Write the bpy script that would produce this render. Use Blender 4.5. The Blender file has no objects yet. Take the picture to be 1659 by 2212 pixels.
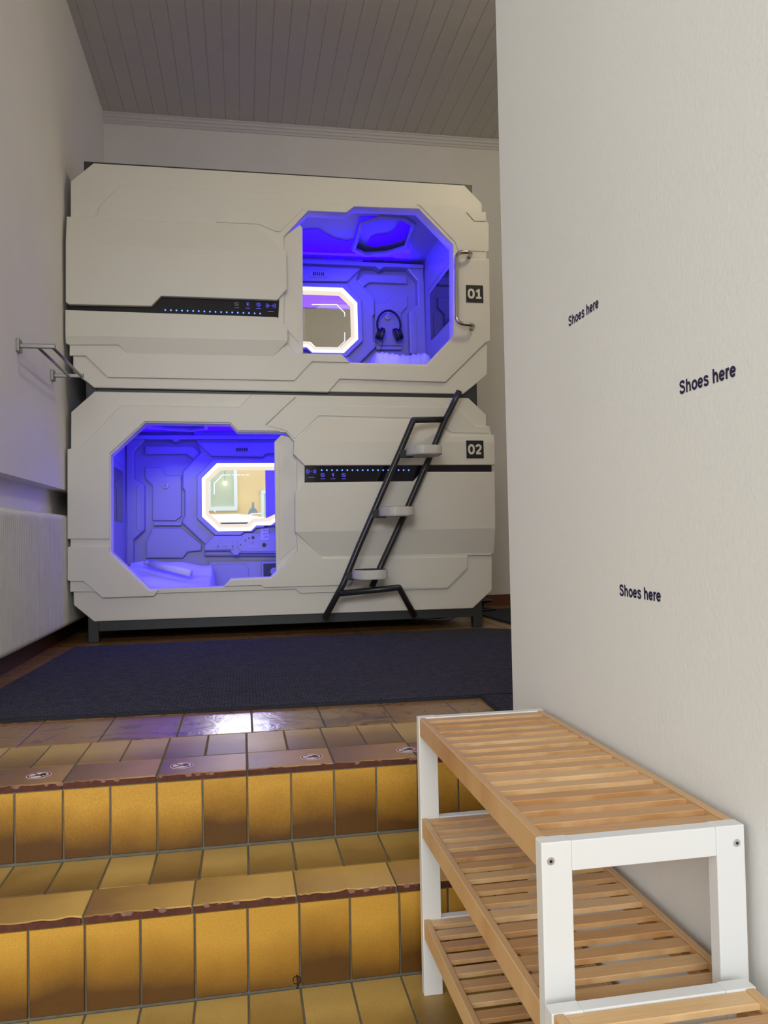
import bpy, bmesh, math, random
import numpy as np
from mathutils import Matrix, Vector
random.seed(7)
SC = bpy.context.scene
COL = SC.collection
PI = math.pi

# ------------------------------------------------------------------ camera
W, H, F = 1659.0, 2212.0, 1701.4
YAW, PIT, ROL = 0.17805, 0.0298374, -0.0202789
fw = np.array([math.sin(YAW)*math.cos(PIT), math.cos(YAW)*math.cos(PIT), math.sin(PIT)])
rt = np.array([math.cos(YAW), -math.sin(YAW), 0.0])
up = np.cross(rt, fw)
rt2 = math.cos(ROL)*rt + math.sin(ROL)*up
up2 = -math.sin(ROL)*rt + math.cos(ROL)*up
cam = bpy.data.cameras.new('camera')
cam.sensor_fit = 'HORIZONTAL'; cam.sensor_width = 36.0; cam.lens = 36.0*F/W
cam.clip_start = 0.02; cam.clip_end = 100
co = bpy.data.objects.new('camera', cam); COL.objects.link(co)
m = Matrix.Identity(4)
for i in range(3):
    m[i][0] = rt2[i]; m[i][1] = up2[i]; m[i][2] = -fw[i]
co.matrix_world = m
SC.camera = co

def ray(px, py):
    c = np.array([(px-W/2)/F, -(py-H/2)/F, 1.0])
    return c[0]*rt2 + c[1]*up2 + c[2]*fw
def onY(px, py, Y): d = ray(px, py); return d*(Y/d[1])
def onZ(px, py, Z): d = ray(px, py); return d*(Z/d[2])
def onX(px, py, X): d = ray(px, py); return d*(X/d[0])
def XZ(px, py, Y): p = onY(px, py, Y); return (float(p[0]), float(p[2]))

# ------------------------------------------------------------------ world, lights, exposure
SC.view_settings.view_transform = 'Standard'
SC.view_settings.look = 'None'
SC.view_settings.gamma = 1.0
SC.view_settings.use_curve_mapping = False
SC.view_settings.exposure = 0.0
wd = bpy.data.worlds.new('sky'); SC.world = wd; wd.use_nodes = True
bg = wd.node_tree.nodes['Background']
bg.inputs[0].default_value = (0.80, 0.90, 1.0, 1); bg.inputs[1].default_value = 2.0

def area(name, loc, to, sx, sy, power, col, parent=None, spread=PI):
    l = bpy.data.lights.new(name, 'AREA'); l.shape = 'RECTANGLE'; l.size = sx; l.size_y = sy
    l.energy = power; l.color = col; l.spread = spread
    o = bpy.data.objects.new(name, l); COL.objects.link(o)
    d = (Vector(to)-Vector(loc)).normalized()
    o.matrix_world = Matrix.Translation(Vector(loc)) @ d.to_track_quat('-Z', 'Z').to_matrix().to_4x4()
    return o
# daylight falling into the room through the open shop front behind the camera
area('daylight_through_shop_front', (-0.3, -5.0, 2.4), (0.1, 4.0, 0.9), 5.0, 1.4, 335, (0.93, 0.97, 1.0))
area('right_wall_fill_light', (-2.7, -1.3, 0.7), (0.6, 1.6, 0.5), 2.6, 2.6, 28, (0.90, 0.95, 1.0))  # fill light added to brighten the right wall, no window known there
# warm ceiling lamp of the side room to the right (out of frame)
pl = bpy.data.lights.new('side_room_lamp', 'POINT'); pl.energy = 26; pl.color = (1.0, 0.88, 0.62); pl.shadow_soft_size = 0.12
po = bpy.data.objects.new('side_room_lamp', pl); COL.objects.link(po); po.location = (1.75, 2.9, 2.75)

# ------------------------------------------------------------------ materials
def s2l(c):
    return tuple(((v/255.0)/12.92 if v/255.0 <= 0.04045 else ((v/255.0+0.055)/1.055)**2.4) for v in c)
def mat(name, col, rough=0.6, metal=0.0, noise=0.0, nscale=8.0, bump=0.0, bscale=60.0, spec=0.5, emis=None, estr=0.0, coat=0.0):
    M = bpy.data.materials.new(name); M.use_nodes = True
    nt = M.node_tree; b = nt.nodes['Principled BSDF']
    c = s2l(col) if max(col) > 1.001 else tuple(col)
    b.inputs['Base Color'].default_value = (*c, 1); b.inputs['Roughness'].default_value = rough
    b.inputs['Metallic'].default_value = metal; b.inputs['Specular IOR Level'].default_value = spec
    b.inputs['Coat Weight'].default_value = coat
    tc = nt.nodes.new('ShaderNodeTexCoord')
    if noise > 0:
        n = nt.nodes.new('ShaderNodeTexNoise'); n.inputs['Scale'].default_value = nscale; n.inputs['Detail'].default_value = 5
        nt.links.new(tc.outputs['Object'], n.inputs['Vector'])
        r = nt.nodes.new('ShaderNodeMapRange'); r.inputs[1].default_value = 0.3; r.inputs[2].default_value = 0.7
        r.inputs[3].default_value = 1-noise; r.inputs[4].default_value = 1+noise
        nt.links.new(n.outputs[0], r.inputs[0])
        mx = nt.nodes.new('ShaderNodeMix'); mx.data_type = 'RGBA'; mx.blend_type = 'MULTIPLY'; mx.inputs[0].default_value = 1
        mx.inputs[6].default_value = (*c, 1); nt.links.new(r.outputs[0], mx.inputs[7])
        nt.links.new(mx.outputs[2], b.inputs['Base Color'])
    if bump > 0:
        n2 = nt.nodes.new('ShaderNodeTexNoise'); n2.inputs['Scale'].default_value = bscale; n2.inputs['Detail'].default_value = 4
        nt.links.new(tc.outputs['Object'], n2.inputs['Vector'])
        bp = nt.nodes.new('ShaderNodeBump'); bp.inputs['Strength'].default_value = bump; bp.inputs['Distance'].default_value = 0.002
        nt.links.new(n2.outputs[0], bp.inputs['Height']); nt.links.new(bp.outputs[0], b.inputs['Normal'])
    if emis:
        e = s2l(emis) if max(emis) > 1.001 else emis
        b.inputs['Emission Color'].default_value = (*e, 1); b.inputs['Emission Strength'].default_value = estr
    return M

WHITEWALL = mat('white_wall_paint', (0.86, 0.845, 0.82), 0.75, noise=0.02, nscale=3, bump=0.35, bscale=90)
WALLR = mat('white_partition_paint', (0.765, 0.765, 0.745), 0.7, noise=0.012, nscale=2, bump=0.3, bscale=160)
CEILM = mat('painted_ceiling_board', (0.64, 0.615, 0.54), 0.7, noise=0.02)
TRIMM = mat('white_trim', (0.72, 0.71, 0.70), 0.5)
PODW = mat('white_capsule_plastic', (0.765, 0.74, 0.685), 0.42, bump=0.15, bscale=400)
PODI = mat('blue_tinted_liner', (0.39, 0.385, 0.49), 0.32)  # white plastic with some of the blue LED light mixed into its colour
DSTEEL = mat('dark_grey_steel', (50, 54, 56), 0.45, noise=0.05)
LADM = mat('dark_grey_tube', (44, 46, 50), 0.33)
CHROME = mat('polished_steel', (0.55, 0.52, 0.48), 0.12, metal=1.0)
BSTEEL = mat('brushed_steel', (0.30, 0.285, 0.27), 0.38, metal=1.0)
SCREWM = mat('bright_screw_steel', (0.62, 0.6, 0.58), 0.35, metal=0.7)
BLACKG = mat('black_glass', (0.008, 0.008, 0.014), 0.10)
BLACKP = mat('black_plastic', (0.01, 0.01, 0.012), 0.4)
BLACKT = mat('black_grip_tape', (0.02, 0.02, 0.022), 0.85, bump=0.4, bscale=500)
WPLAST = mat('white_plastic', (0.62, 0.61, 0.60), 0.4, noise=0.05, nscale=30)
RADM = mat('cream_radiator_enamel', (0.66, 0.64, 0.60), 0.4, noise=0.05, nscale=14)
SKIRT = mat('dark_red_skirting', (58, 28, 24), 0.45, noise=0.2, nscale=20)
SKIRTB = mat('brown_wood_skirting', (105, 62, 40), 0.5, noise=0.15, nscale=12)
WPAINT = mat('white_lacquered_wood', (0.76, 0.77, 0.78), 0.35)
MIRROR = mat('mirror_glass', (0.86, 0.87, 0.86), 0.02, metal=1.0)
DMIRROR = mat('dark_gloss_screen', (0.012, 0.012, 0.03), 0.05)
LEDB = mat('blue_led', (0.02, 0.02, 0.2), 0.4, emis=(0.02, 0.0, 1.0), estr=1.6)
GLOWB = mat('blue_glow_patch', (0.01, 0.0, 0.05), 0.5, emis=(0.028, 0.0, 1.0), estr=1.2)  # emission for the painted ceiling glow, shared with the LED slots
LEDDOT = mat('blue_indicator', (0.02, 0.05, 0.3), 0.4, emis=(0.06, 0.16, 1.0), estr=3.2)
ICONB = mat('blue_backlit_icon', (0.05, 0.05, 0.3), 0.4, emis=(0.12, 0.10, 0.95), estr=0.9)
RINGW = mat('warm_light_ring', (0.04, 0.04, 0.03), 0.5, emis=(1.0, 0.94, 0.70), estr=1.35)
RINGE = mat('warm_light_ring_inner', (0.04, 0.04, 0.03), 0.5, emis=(1.0, 0.87, 0.62), estr=0.92)
ETCH = mat('lit_mirror_line', (0.9, 0.9, 0.8), 0.4, emis=(1.0, 0.95, 0.75), estr=1.2)
FABW = mat('white_cotton', (0.78, 0.77, 0.78), 0.9, bump=0.6, bscale=160)
TEXTM = mat('dark_blue_vinyl', (30, 22, 62), 0.5)
PLATEM = mat('black_number_plate', (24, 25, 28), 0.5)
DIGITM = mat('white_print', (0.74, 0.74, 0.70), 0.6)
ICONW = mat('grey_print', (0.35, 0.34, 0.33), 0.6)
GROUT = mat('grey_grout', (112, 106, 94), 0.9, noise=0.15, nscale=60, bump=0.5, bscale=200)
REDCLAY = mat('red_clay_body', (84, 42, 30), 0.8, noise=0.25, nscale=60, bump=0.6, bscale=120)
CHIPM = mat('chipped_clay', (136, 102, 86), 0.8, noise=0.2, nscale=80)

def tile_mat(name, c_a, c_b, c_c, rough, hue_noise=0.12, contrast=1.0, marble=False, coat=0.0, axis=1):
    # each tile carries its own flashed glaze: colour runs from one end of the tile to the other
    M = bpy.data.materials.new(name); M.use_nodes = True
    nt = M.node_tree; N = nt.nodes; L = nt.links; b = N['Principled BSDF']
    uv = N.new('ShaderNodeUVMap'); uv.uv_map = 'UVMap'
    at = N.new('ShaderNodeVertexColor'); at.layer_name = 'rnd'
    sr = N.new('ShaderNodeSeparateColor'); L.new(at.outputs[0], sr.inputs[0])
    su = N.new('ShaderNodeSeparateXYZ'); L.new(uv.outputs[0], su.inputs[0])
    tc = N.new('ShaderNodeTexCoord')
    n = N.new('ShaderNodeTexNoise'); n.inputs['Scale'].default_value = 10; n.inputs['Detail'].default_value = 3
    if marble:
        n.inputs['Scale'].default_value = 9; n.inputs['Detail'].default_value = 6; n.inputs['Distortion'].default_value = 2.2
    L.new(tc.outputs['Object'], n.inputs['Vector'])
    def math_(op, a, b_):
        q = N.new('ShaderNodeMath'); q.operation = op
        for i, v in enumerate((a, b_)):
            if isinstance(v, (int, float)): q.inputs[i].default_value = v
            else: L.new(v, q.inputs[i])
        return q.outputs[0]
    grad = su.outputs[axis]
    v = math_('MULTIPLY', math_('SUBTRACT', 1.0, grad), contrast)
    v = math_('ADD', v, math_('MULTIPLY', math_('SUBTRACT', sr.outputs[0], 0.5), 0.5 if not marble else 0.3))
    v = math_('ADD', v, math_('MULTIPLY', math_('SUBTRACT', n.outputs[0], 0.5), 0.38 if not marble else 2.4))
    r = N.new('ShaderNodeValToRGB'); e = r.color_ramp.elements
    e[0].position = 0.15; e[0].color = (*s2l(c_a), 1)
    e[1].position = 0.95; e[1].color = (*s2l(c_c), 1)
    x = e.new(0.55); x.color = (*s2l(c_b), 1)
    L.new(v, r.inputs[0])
    # fine salt-glaze speckle
    n2 = N.new('ShaderNodeTexNoise'); n2.inputs['Scale'].default_value = 420; n2.inputs['Detail'].default_value = 2
    L.new(tc.outputs['Object'], n2.inputs['Vector'])
    mr = N.new('ShaderNodeMapRange'); mr.inputs[1].default_value = 0.3; mr.inputs[2].default_value = 0.7
    mr.inputs[3].default_value = 0.86; mr.inputs[4].default_value = 1.12; L.new(n2.outputs[0], mr.inputs[0])
    mx = N.new('ShaderNodeMix'); mx.data_type = 'RGBA'; mx.blend_type = 'MULTIPLY'; mx.inputs[0].default_value = 1
    L.new(r.outputs[0], mx.inputs[6]); L.new(mr.outputs[0], mx.inputs[7]); L.new(mx.outputs[2], b.inputs['Base Color'])
    b.inputs['Roughness'].default_value = rough; b.inputs['Coat Weight'].default_value = coat
    bp = N.new('ShaderNodeBump'); bp.inputs['Strength'].default_value = 0.25; bp.inputs['Distance'].default_value = 0.001
    n3 = N.new('ShaderNodeTexNoise'); n3.inputs['Scale'].default_value = 150 if not marble else 14; n3.inputs['Detail'].default_value = 3
    if marble: n3.inputs['Distortion'].default_value = 2.5; bp.inputs['Distance'].default_value = 0.004; bp.inputs['Strength'].default_value = 0.35
    L.new(tc.outputs['Object'], n3.inputs['Vector']); L.new(n3.outputs[0], bp.inputs['Height']); L.new(bp.outputs[0], b.inputs['Normal'])
    return M
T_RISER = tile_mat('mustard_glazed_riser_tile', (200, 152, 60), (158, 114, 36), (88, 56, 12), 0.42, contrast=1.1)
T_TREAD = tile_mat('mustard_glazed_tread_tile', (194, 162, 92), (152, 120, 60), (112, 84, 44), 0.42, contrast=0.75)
T_NOSE = tile_mat('brown_glazed_nosing_tile', (178, 138, 88), (138, 102, 70), (104, 78, 62), 0.42, contrast=0.7, axis=0)
T_NOSE2 = tile_mat('ochre_glazed_nosing_tile', (206, 168, 92), (170, 134, 74), (130, 96, 60), 0.34, contrast=0.7, axis=0)
T_FLOOR = tile_mat('marbled_brown_floor_tile', (150, 112, 68), (108, 78, 54), (70, 50, 38), 0.25, contrast=0.25, marble=True, coat=0.08)

def wood_mat(name, c1, c2):
    M = bpy.data.materials.new(name); M.use_nodes = True
    nt = M.node_tree; N = nt.nodes; L = nt.links; b = N['Principled BSDF']
    at = N.new('ShaderNodeVertexColor'); at.layer_name = 'rnd'
    sr = N.new('ShaderNodeSeparateColor'); L.new(at.outputs[0], sr.inputs[0])
    tc = N.new('ShaderNodeTexCoord')
    uv = N.new('ShaderNodeUVMap'); uv.uv_map = 'UVMap'
    mp = N.new('ShaderNodeMapping'); mp.inputs['Scale'].default_value = (2.5, 40, 1); L.new(uv.outputs[0], mp.inputs[0])
    ad = N.new('ShaderNodeVectorMath'); ad.operation = 'ADD'; L.new(mp.outputs[0], ad.inputs[0])
    cx = N.new('ShaderNodeVectorMath'); cx.operation = 'SCALE'; L.new(at.outputs[0], cx.inputs[0]); cx.inputs['Scale'].default_value = 37
    L.new(cx.outputs[0], ad.inputs[1])
    n = N.new('ShaderNodeTexNoise'); n.inputs['Scale'].default_value = 1.6; n.inputs['Detail'].default_value = 5; n.inputs['Distortion'].default_value = 0.6
    L.new(ad.outputs[0], n.inputs['Vector'])
    q = N.new('ShaderNodeMath'); q.operation = 'MULTIPLY_ADD'; L.new(sr.outputs[0], q.inputs[0]); q.inputs[1].default_value = 0.42; 
    L.new(n.outputs[0], q.inputs[2])
    r = N.new('ShaderNodeValToRGB'); e = r.color_ramp.elements
    e[0].position = 0.30; e[0].color = (*s2l(c1), 1); e[1].position = 1.0; e[1].color = (*s2l(c2), 1)
    L.new(q.outputs[0], r.inputs[0]); L.new(r.outputs[0], b.inputs['Base Color'])
    b.inputs['Roughness'].default_value = 0.42
    return M
BAMBOO = wood_mat('bamboo', (232, 198, 150), (184, 134, 84))

def mat_weave(name, col):
    M = bpy.data.materials.new(name); M.use_nodes = True
    nt = M.node_tree; N = nt.nodes; L = nt.links; b = N['Principled BSDF']
    tc = N.new('ShaderNodeTexCoord')
    dn = N.new('ShaderNodeTexNoise'); dn.inputs['Scale'].default_value = 45; L.new(tc.outputs['Object'], dn.inputs['Vector'])
    vm = N.new('ShaderNodeVectorMath'); vm.operation = 'MULTIPLY_ADD'; L.new(dn.outputs['Color'], vm.inputs[0])
    vm.inputs[1].default_value = (0.016, 0.006, 0); L.new(tc.outputs['Object'], vm.inputs[2])
    br = N.new('ShaderNodeTexBrick'); br.inputs['Scale'].default_value = 1.0
    br.inputs['Brick Width'].default_value = 0.022; br.inputs['Row Height'].default_value = 0.0105; br.inputs['Mortar Size'].default_value = 0.0024
    br.inputs['Mortar Smooth'].default_value = 1.0
    c = s2l(col)
    br.inputs['Color1'].default_value = (*c, 1); br.inputs['Color2'].default_value = (*[v*0.65 for v in c], 1)
    br.inputs['Mortar'].default_value = (*[v*0.12 for v in c], 1)
    L.new(vm.outputs[0], br.inputs['Vector']); L.new(br.outputs['Color'], b.inputs['Base Color'])
    b.inputs['Roughness'].default_value = 0.95; b.inputs['Specular IOR Level'].default_value = 0.1
    iv = N.new('ShaderNodeMath'); iv.operation = 'SUBTRACT'; iv.inputs[0].default_value = 1; L.new(br.outputs['Fac'], iv.inputs[1])
    bp = N.new('ShaderNodeBump'); bp.inputs['Strength'].default_value = 0.9; bp.inputs['Distance'].default_value = 0.004
    L.new(iv.outputs[0], bp.inputs['Height']); L.new(bp.outputs[0], b.inputs['Normal'])
    return M
MATE = mat('dark_mat_edge', (38, 38, 48), 0.95)
MATM = mat_weave('woven_navy_grey_mat', (84, 84, 98))

# ------------------------------------------------------------------ mesh helpers
def link(name, me, mt=None, parent=None, smooth=False):
    if isinstance(me, bmesh.types.BMesh):
        bm = me; me = bpy.data.meshes.new(name); bm.to_mesh(me); bm.free()
    mats = mt if isinstance(mt, (list, tuple)) else [mt]
    if not me.materials:
        for q in mats:
            if q: me.materials.append(q)
    if smooth:
        for p in me.polygons: p.use_smooth = True
    o = bpy.data.objects.new(name, me); COL.objects.link(o)
    if parent: o.parent = parent; o.matrix_parent_inverse = Matrix.Translation(-parent.location)
    return o
def thing(name, label, cat, loc=(0, 0, 0), group=None):
    o = bpy.data.objects.new(name, None); COL.objects.link(o); o.location = loc; o.empty_display_size = 0.1
    o['label'] = label; o['category'] = cat
    if group: o['group'] = group
    return o
def tag(o, label, cat, group=None):
    o['label'] = label; o['category'] = cat
    if group: o['group'] = group
    return o
def struct(name, bm, mt, smooth=False):
    o = link(name, bm, mt, None, smooth); o['kind'] = 'structure'; return o

def box(bm, x0, x1, y0, y1, z0, z1, bev=0.0, mi=0):
    vs = [bm.verts.new((x, y, z)) for x in (x0, x1) for y in (y0, y1) for z in (z0, z1)]
    idx = [(0, 1, 3, 2), (4, 6, 7, 5), (0, 4, 5, 1), (2, 3, 7, 6), (0, 2, 6, 4), (1, 5, 7, 3)]
    fs = [bm.faces.new([vs[i] for i in f]) for f in idx]
    for f in fs: f.material_index = mi
    if bev > 0:
        es = list({e for f in fs for e in f.edges})
        bmesh.ops.bevel(bm, geom=es, offset=bev, segments=2, profile=0.5, affect='EDGES')
    return fs
def nb(): return bmesh.new()
def boxm(*a, **k):
    bm = nb(); box(bm, *a, **k); return bm

def slab(poly, yf, yb, bev=0.004, creases=(), holes=()):
    """polygon in (x,z), front at yf (towards camera), back at yb. creases: (z, sign, slope) - front bends back past z."""
    if holes:
        return curve_slab([poly]+list(holes), yf, yb, bev)
    bm = nb()
    vs = [bm.verts.new((x, yf, z)) for x, z in poly]
    f = bm.faces.new(vs)
    if f.normal.length == 0: bm.normal_update()
    bm.normal_update()
    if f.normal.y > 0: f.normal_flip()
    r = bmesh.ops.extrude_face_region(bm, geom=[f])
    nv = [e for e in r['geom'] if isinstance(e, bmesh.types.BMVert)]
    for v in nv: v.co.y = yb
    bmesh.ops.recalc_face_normals(bm, faces=bm.faces)
    fr = [e for e in bm.edges if all(abs(v.co.y-yf) < 1e-6 for v in e.verts)]
    if bev > 0:
        bmesh.ops.bevel(bm, geom=fr, offset=bev, segments=2, profile=0.6, affect='EDGES')
    for (zc, sg, sl) in creases:
        bmesh.ops.bisect_plane(bm, geom=list(bm.verts)+list(bm.edges)+list(bm.faces), plane_co=(0, 0, zc), plane_no=(0, 0, 1))
        for v in bm.verts:
            d = (v.co.z-zc)*sg
            if d > 0 and v.co.y < (yf+yb)/2: v.co.y += d*sl
    return bm
def curve_slab(polys, yf, yb, bev=0.004):
    cu = bpy.data.curves.new('c', 'CURVE'); cu.dimensions = '2D'; cu.fill_mode = 'BOTH'
    for p in polys:
        s = cu.splines.new('POLY'); s.points.add(len(p)-1); s.use_cyclic_u = True
        for i, (x, z) in enumerate(p): s.points[i].co = (x, z, 0, 1)
    t = abs(yb-yf)/2
    cu.extrude = t-bev if bev > 0 else t; cu.bevel_depth = bev; cu.offset = -bev; cu.bevel_resolution = 1
    o = bpy.data.objects.new('c', cu); COL.objects.link(o)
    me = bpy.data.meshes.new_from_object(o.evaluated_get(bpy.context.evaluated_depsgraph_get()))
    bpy.data.objects.remove(o); bpy.data.curves.remove(cu)
    me.transform(Matrix(((1, 0, 0, 0), (0, 0, -1, (yf+yb)/2), (0, 1, 0, 0), (0, 0, 0, 1))))
    bm = nb(); bm.from_mesh(me); bpy.data.meshes.remove(me)
    return bm
def tube(pts, r, res=10, fillet=0.0, cyclic=False, seg=5, cap=True):
    pts = [Vector(p) for p in pts]
    if fillet > 0:
        out = [pts[0]]
        for i in range(1, len(pts)-1):
            a, b, c = pts[i-1], pts[i], pts[i+1]
            f = min(fillet, (a-b).length*0.45, (c-b).length*0.45)
            p = b+(a-b).normalized()*f; q = b+(c-b).normalized()*f
            for k in range(seg+1):
                t = k/seg; out.append(p*(1-t)**2 + b*2*t*(1-t) + q*t*t)
        out.append(pts[-1]); pts = out
    bm = nb(); rings = []
    n = len(pts); prev = None
    for i, p in enumerate(pts):
        if cyclic: d = (pts[(i+1) % n]-pts[i-1]).normalized()
        else: d = (pts[min(i+1, n-1)]-pts[max(i-1, 0)]).normalized()
        if prev is None:
            a = Vector((0, 0, 1)) if abs(d.z) < 0.9 else Vector((1, 0, 0))
            u = d.cross(a).normalized()
        else:
            u = (prev-d*prev.dot(d)).normalized()
        prev = u; v = d.cross(u)
        rr = r[i] if isinstance(r, (list, tuple)) else r
        rings.append([bm.verts.new(p+u*rr*math.cos(2*PI*k/res)+v*rr*math.sin(2*PI*k/res)) for k in range(res)])
    m_ = n if cyclic else n-1
    for i in range(m_):
        A = rings[i]; B = rings[(i+1) % n]
        for k in range(res): bm.faces.new((A[k], A[(k+1) % res], B[(k+1) % res], B[k]))
    if not cyclic and cap:
        bm.faces.new(rings[0][::-1]); bm.faces.new(rings[-1])
    bmesh.ops.recalc_face_normals(bm, faces=bm.faces)
    return bm
def join(*bms):
    out = nb()
    for b in bms:
        me = bpy.data.meshes.new('t'); b.to_mesh(me); b.free(); out.from_mesh(me); bpy.data.meshes.remove(me)
    return out
def disc(c, n, r, th, seg=32, bev=0.0, sx=1, sy=1):
    bm = nb(); n = Vector(n).normalized()
    q = n.to_track_quat('Z', 'Y').to_matrix().to_4x4()
    bmesh.ops.create_cone(bm, cap_ends=True, segments=seg, radius1=r, radius2=r, depth=th)
    if bev > 0:
        es = [e for e in bm.edges if abs(e.verts[0].co.z-e.verts[1].co.z) < 1e-6 and e.verts[0].co.z > 0]
        bmesh.ops.bevel(bm, geom=es, offset=bev, segments=2, affect='EDGES')
    bmesh.ops.transform(bm, matrix=Matrix.Translation(Vector(c)) @ q @ Matrix.Diagonal((sx, sy, 1, 1)), verts=bm.verts)
    return bm
def catmull(p, n=6):
    out = []
    for i in range(len(p)-1):
        a = p[max(i-1, 0)]; b = p[i]; c = p[i+1]; d = p[min(i+2, len(p)-1)]
        for k in range(n):
            t = k/n
            out.append(tuple(0.5*((2*b[j])+(-a[j]+c[j])*t+(2*a[j]-5*b[j]+4*c[j]-d[j])*t*t+(-a[j]+3*b[j]-3*c[j]+d[j])*t**3) for j in (0, 1)))
    return out+[p[-1]]
def ell(cx, cy, rx, ry, a0, a1, n=28, pw=1.0):
    r = []
    for k in range(n+1):
        t = math.radians(a0+(a1-a0)*k/n); c, s_ = math.cos(t), math.sin(t)
        r.append((cx+rx*math.copysign(abs(c)**pw, c), cy+ry*math.copysign(abs(s_)**pw, s_)))
    return r
ESS = [(0.60, 0.73), (0.52, 0.86), (0.35, 0.91), (0.17, 0.86), (0.11, 0.74), (0.17, 0.62), (0.35, 0.53), (0.53, 0.44), (0.61, 0.28), (0.53, 0.13), (0.35, 0.08), (0.16, 0.13), (0.08, 0.28)]
GLYPH = {'S': (0.93, [catmull([(x*1.2+0.05, y) for x, y in ESS])], 1), 's': (0.776, [catmull([(x*0.92+0.06, y*0.74) for x, y in ESS])], 0.9),
         'h': (0.853, [[(0.19, 0), (0.19, 1.0)], catmull([(0.19, 0.40), (0.25, 0.56), (0.42, 0.655), (0.58, 0.60), (0.66, 0.44)])+[(0.66, 0.0)]], 1),
         'o': (0.853, [ell(0.427, 0.365, 0.29, 0.285, 0, 360)], 1), 'e': (0.776, [[(0.12, 0.375), (0.655, 0.375)], ell(0.385, 0.365, 0.27, 0.285, 2, 325)], 0.95),
         'r': (0.543, [[(0.18, 0), (0.18, 0.73)], catmull([(0.18, 0.36), (0.23, 0.54), (0.34, 0.64), (0.50, 0.635)])], 1), ' ': (0.388, [], 1),
         '0': (0.80, [ell(0.40, 0.5, 0.27, 0.41, 0, 360, 32, 0.85)], 1.25), '1': (0.72, [[(0.43, 0.0), (0.43, 1.0)], [(0.43, 0.90), (0.14, 0.72)], [(0.12, 0.085), (0.70, 0.085)]], 1.2),
         '2': (0.80, [catmull([(0.15, 0.74), (0.25, 0.88), (0.42, 0.915), (0.59, 0.85), (0.65, 0.69), (0.56, 0.50), (0.36, 0.30), (0.17, 0.095)]), [(0.12, 0.09), (0.70, 0.09)]], 1.2)}
def text_mesh(s, width, height, stroke=0.185, ext=0.0004):
    """grotesque bold lettering drawn as flat strokes, cap height 1 then scaled"""
    bm = nb(); x = 0
    lay = 0
    for ch in s:
        adv, strokes, wk = GLYPH[ch]
        for st in strokes:
            w = stroke*wk/2; n = len(st); L_ = []; R_ = []
            cyc = n > 20 and math.dist(st[0], st[-1]) < 1e-3
            for i in range(n):
                a = st[i-1] if i > 0 else (st[-2] if cyc else st[0]); b = st[i+1] if i < n-1 else (st[1] if cyc else st[-1])
                dx, dy = b[0]-a[0], b[1]-a[1]; l = math.hypot(dx, dy) or 1
                nx, ny = -dy/l, dx/l
                L_.append(bm.verts.new((x+st[i][0]+nx*w, st[i][1]+ny*w, lay))); R_.append(bm.verts.new((x+st[i][0]-nx*w, st[i][1]-ny*w, lay)))
            for i in range(n-1): bm.faces.new((R_[i], R_[i+1], L_[i+1], L_[i]))
            lay += 0.00003
        x += adv
    x0 = min(v.co.x for v in bm.verts); x1 = max(v.co.x for v in bm.verts)
    for v in bm.verts: v.co.x = (v.co.x-x0)*width/(x1-x0); v.co.y *= height; v.co.z += ext
    bm.normal_update()
    for f in bm.faces:
        if f.normal.z < 0: f.normal_flip()
    return bm
def xform(bm, origin, ux, uy):
    ux = Vector(ux); uy = Vector(uy); uz = ux.cross(uy)
    M = Matrix(((ux.x, uy.x, uz.x, origin[0]), (ux.y, uy.y, uz.y, origin[1]), (ux.z, uy.z, uz.z, origin[2]), (0, 0, 0, 1)))
    bmesh.ops.transform(bm, matrix=M, verts=bm.verts); return bm

class Tiles:
    """tiles / slats: each island has 0..1 UVs and its own random value"""
    def __init__(s):
        s.bm = nb(); s.uv = s.bm.loops.layers.uv.new('UVMap'); s.cl = s.bm.loops.layers.float_color.new('rnd')
    def add(s, o, u, v, w, h, th, ch=0.0012, mi=0, jag=None, rnd=None):
        o = Vector(o); u = Vector(u); v = Vector(v); n = u.cross(v)
        rc = (rnd if rnd is not None else random.random(), random.random(), random.random(), 1)
        if jag:   # irregular (chipped) v=0 edge
            k = 26; outline = [(w*i/k, 0.0005+jag[i]) for i in range(k+1)] + [(w, h), (0, h)]
        else: outline = [(0, 0), (w, 0), (w, h), (0, h)]
        cx, cy = w/2, h/2
        ins = [(a+(ch if a < cx else -ch)*(1 if (a < ch or a > w-ch or not jag) else 0), b+(ch if b < cy else -ch)) for a, b in outline]
        top = [s.bm.verts.new(o+u*a+v*b) for a, b in ins]
        mid = [s.bm.verts.new(o+u*a+v*b-n*ch) for a, b in outline]
        bot = [s.bm.verts.new(o+u*a+v*b-n*th) for a, b in outline]
        fs = [s.bm.faces.new(top)]
        N_ = len(outline)
        for A, B in ((top, mid), (mid, bot)):
            for i in range(N_):
                j = (i+1) % N_
                fs.append(s.bm.faces.new((A[i], B[i], B[j], A[j])))
        for f in fs:
            f.material_index = mi
            for l in f.loops:
                d = l.vert.co-o; l[s.uv].uv = (d.dot(u)/w, d.dot(v)/h); l[s.cl] = rc
        return fs

# ------------------------------------------------------------------ key levels (metres, camera eye at z=0)
ZF = -0.5194      # upper floor
Z1 = -0.6879      # middle step
Z2 = -0.8645      # landing
Z3 = -1.020       # street-side floor
Y1, Y2, Y3 = 1.818, 1.545, 0.825
XL, XN = -0.885, -0.957      # left wall face / recessed wall face
YB, ZC = 5.50, 2.895
XP = 0.585        # right partition face
YS = -1.35        # shop front
XR = 2.9

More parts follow.
